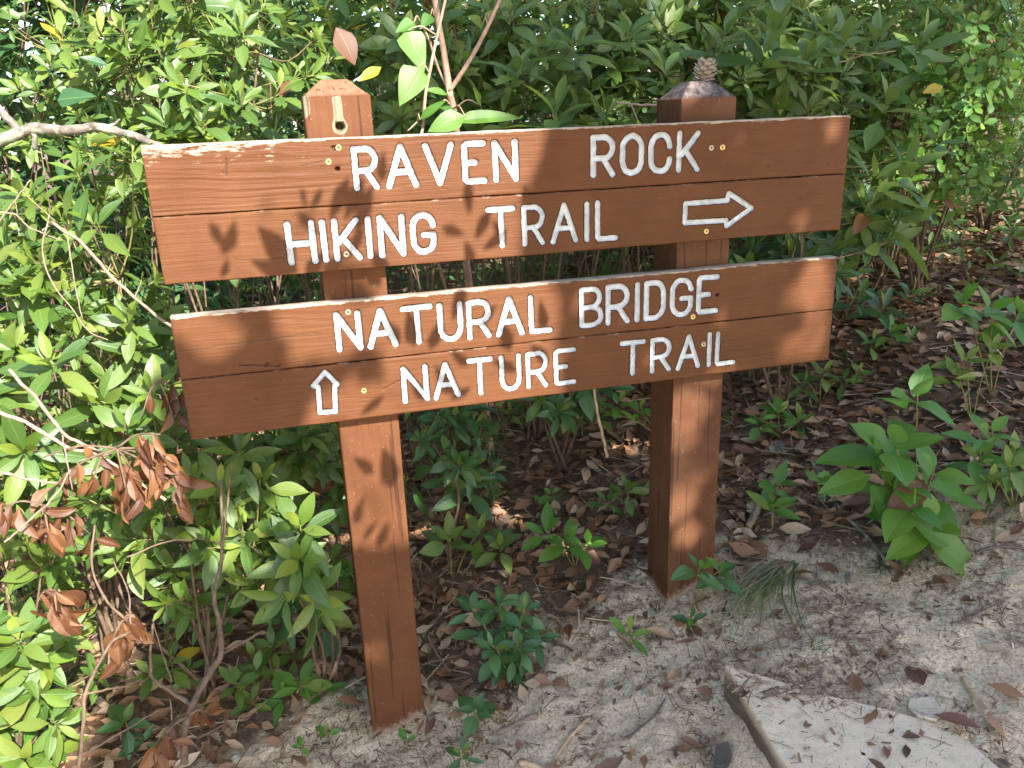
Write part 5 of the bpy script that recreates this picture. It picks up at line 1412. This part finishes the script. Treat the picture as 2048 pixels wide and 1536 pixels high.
fallen('broad maroon leaf with tiny holes flat on the sand above the slab', 1832, 1352, .068, 75, 'maroon', 'broad', 2, 1.35)
fallen('long maroon leaf lying at the right corner of the slab', 1912, 1450, .095, -40, 'maroon', 'laurel', 3, 1.05, lift=.012)
fallen('small maroon leaf lying on the left corner of the slab', 1485, 1438, .045, 15, 'maroon', 'broad', 4, 1.0)
fallen('rust-coloured oval leaf alone on the sand', 1938, 1202, .045, -10, 'dead', 'broad', 5, 1.1)
fallen('greyish-brown folded leaf on the right of the trail', 1990, 1300, .06, 120, 'litter', 'litter', 6, 1.3)
fallen('crumpled orange-brown leaf on the sand right of the bushy plant', 1142, 1268, .06, 60, 'dead', 'dead', 2, 1.5, lift=.012)
fallen('brown lance-shaped leaf beside the crumpled orange-brown leaf', 1180, 1232, .065, 30, 'litter', 'laurel', 2, 1.1, lift=.01)
fallen('dark maroon leaf in the litter beside the trailing grass', 1615, 1102, .075, 10, 'maroon', 'litter', 1, 1.3, lift=.014)
fallen('crinkled purplish leaf at the edge of the litter above the sand', 1655, 1142, .07, -60, 'maroon', 'litter', 4, 1.5, lift=.014)
fallen('tan leaf standing beside the long maroon leaf', 1960, 1420, .06, 60, 'litter', 'laurel', 6, 1.2, tilt=.5, lift=.014)
fallen('big pale brown leaf in a patch of light behind the drilled post', 850, 1070, .11, 20, 'litter', 'dead', 5, 1.7, lift=.02)
fallen('pale rounded leaf in the shade under the lower boards', 1195, 892, .06, 80, 'litter', 'broad', 3, 1.3, lift=.02)
fallen('orange-brown leaf in the light beside the worn post', 1465, 955, .075, 10, 'dead', 'litter', 3, 1.3, lift=.015)
fallen('small brown leaf on the sand at the right edge of the trail', 2020, 1080, .09, 170, 'litter', 'laurel', 2, 1.2, lift=.01)
fallen('maroon leaf at the far right edge above the sand', 2035, 1065, .06, 10, 'maroon', 'laurel', 5, 1.2, lift=.01)
fallen('green leaf lying on the sand below the foot of the worn post', 1385, 1252, .07, 40, 'broad', 'laurel', 4, 1.2, lift=.012)
r_ = np.random.RandomState(31)
cnt = 0
while cnt < 90:
    px, py = r_.uniform(850, 2040), r_.uniform(1200, 1530)
    b = gpt(px, py)
    if duff_amount(b[0], b[1]) > .4: continue
    fallen('small dull brown leaf fragment on the sandy trail', px, py, r_.uniform(.014, .042), r_.uniform(0, 360), 'litter', 'litter', r_.randint(10), r_.uniform(1.1, 1.8), 'leaf fragments on the sandy trail', .3, .004)
    cnt += 1
cnt = 0
while cnt < 200:
    px, py = r_.uniform(820, 2048), r_.uniform(480, 1170)
    b = gpt(px, py)
    if b[1] < .02 or b[1] > 2.2 or duff_amount(b[0], b[1]) < .5: continue
    fallen('brown dead leaf among the litter under the sign and shrubs', px, py, r_.uniform(.05, .10), r_.uniform(0, 360), 'litter' if r_.rand() < .85 else 'dead', 'litter', r_.randint(10), r_.uniform(1.0, 1.6), 'dead leaves in the litter', .55, r_.uniform(.012, .035))
    cnt += 1

def scatter(name, label, cat, kind, mat, n, box, Lr, want, tilt, lift, seed, wide=(1.0, 1.6)):
    r = np.random.RandomState(seed); lv = Leaves(seed)
    X, Y = r.uniform(box[0], box[1], n), r.uniform(box[2], box[3], n)
    D = duff_amount(X, Y); Z = gz(X, Y)
    keep = r.rand(n) < want(D, X, Y)
    for x, y, z in zip(X[keep], Y[keep], Z[keep]):
        a = r.uniform(0, 6.283)
        nn = unit([r.normal(0, tilt), r.normal(0, tilt), 1]); d = np.array([math.cos(a), math.sin(a), r.normal(0, tilt*.4)])
        L = r.uniform(*Lr)
        zz = z + r.uniform(*lift)
        p = np.array([x, y, zz])
        if on_slab(p): p[2] = max(zz, SLAB[0]*x + SLAB[1]*y + SLAB[2] + .003)
        if on_slab(p) and r.rand() < .87: continue
        lv.put(kind, mat, p - d*L*.5, d, nn, L, r.uniform(*wide))
    return tag(lv.merged(name, lv.items), label, cat, kind='stuff')
scatter('leaf_litter', 'brown leaf litter carpeting the ground under the shrubs', 'leaf litter', 'litter', 'litter', 27000, (-1.6, 4.4, -.8, 3.2), (.035, .085), lambda d, x, y: np.clip(d*1.1 + .03, 0, 1)*.95, .5, (.0, .03), 1)
scatter('wood_chips', 'small bark and leaf crumbs strewn over the sand', 'wood chips', 'chip', 'chip', 26000, (-.4, 2.4, -1.0, .45), (.006, .024), lambda d, x, y: np.clip(.9 - d*.4, 0, 1)*np.clip(.55 + 1.6*fbm(x*7, y*7, 4, 2), .15, 1), .3, (.0005, .004), 2)
scatter('pine_needles', 'thin brown pine needles strewn over sand and litter', 'pine needles', 'needle', 'needle', 24000, (-.4, 2.5, -1.0, .7), (.018, .06), lambda d, x, y: np.where(y < .35, .95, .5)*np.clip(.55 + 1.6*fbm(x*7, y*7, 4, 2), .2, 1), .22, (.001, .010), 3, (1.0, 2.4))
scatter('litter_twigs', 'thin broken twigs mixed into the leaf litter', 'twigs', 'needle', 'chip', 2600, (-1.2, 3.4, -.5, 2.2), (.06, .20), lambda d, x, y: np.clip(d + .1, 0, 1)*.8, .2, (.006, .035), 4, (1.2, 2.2))
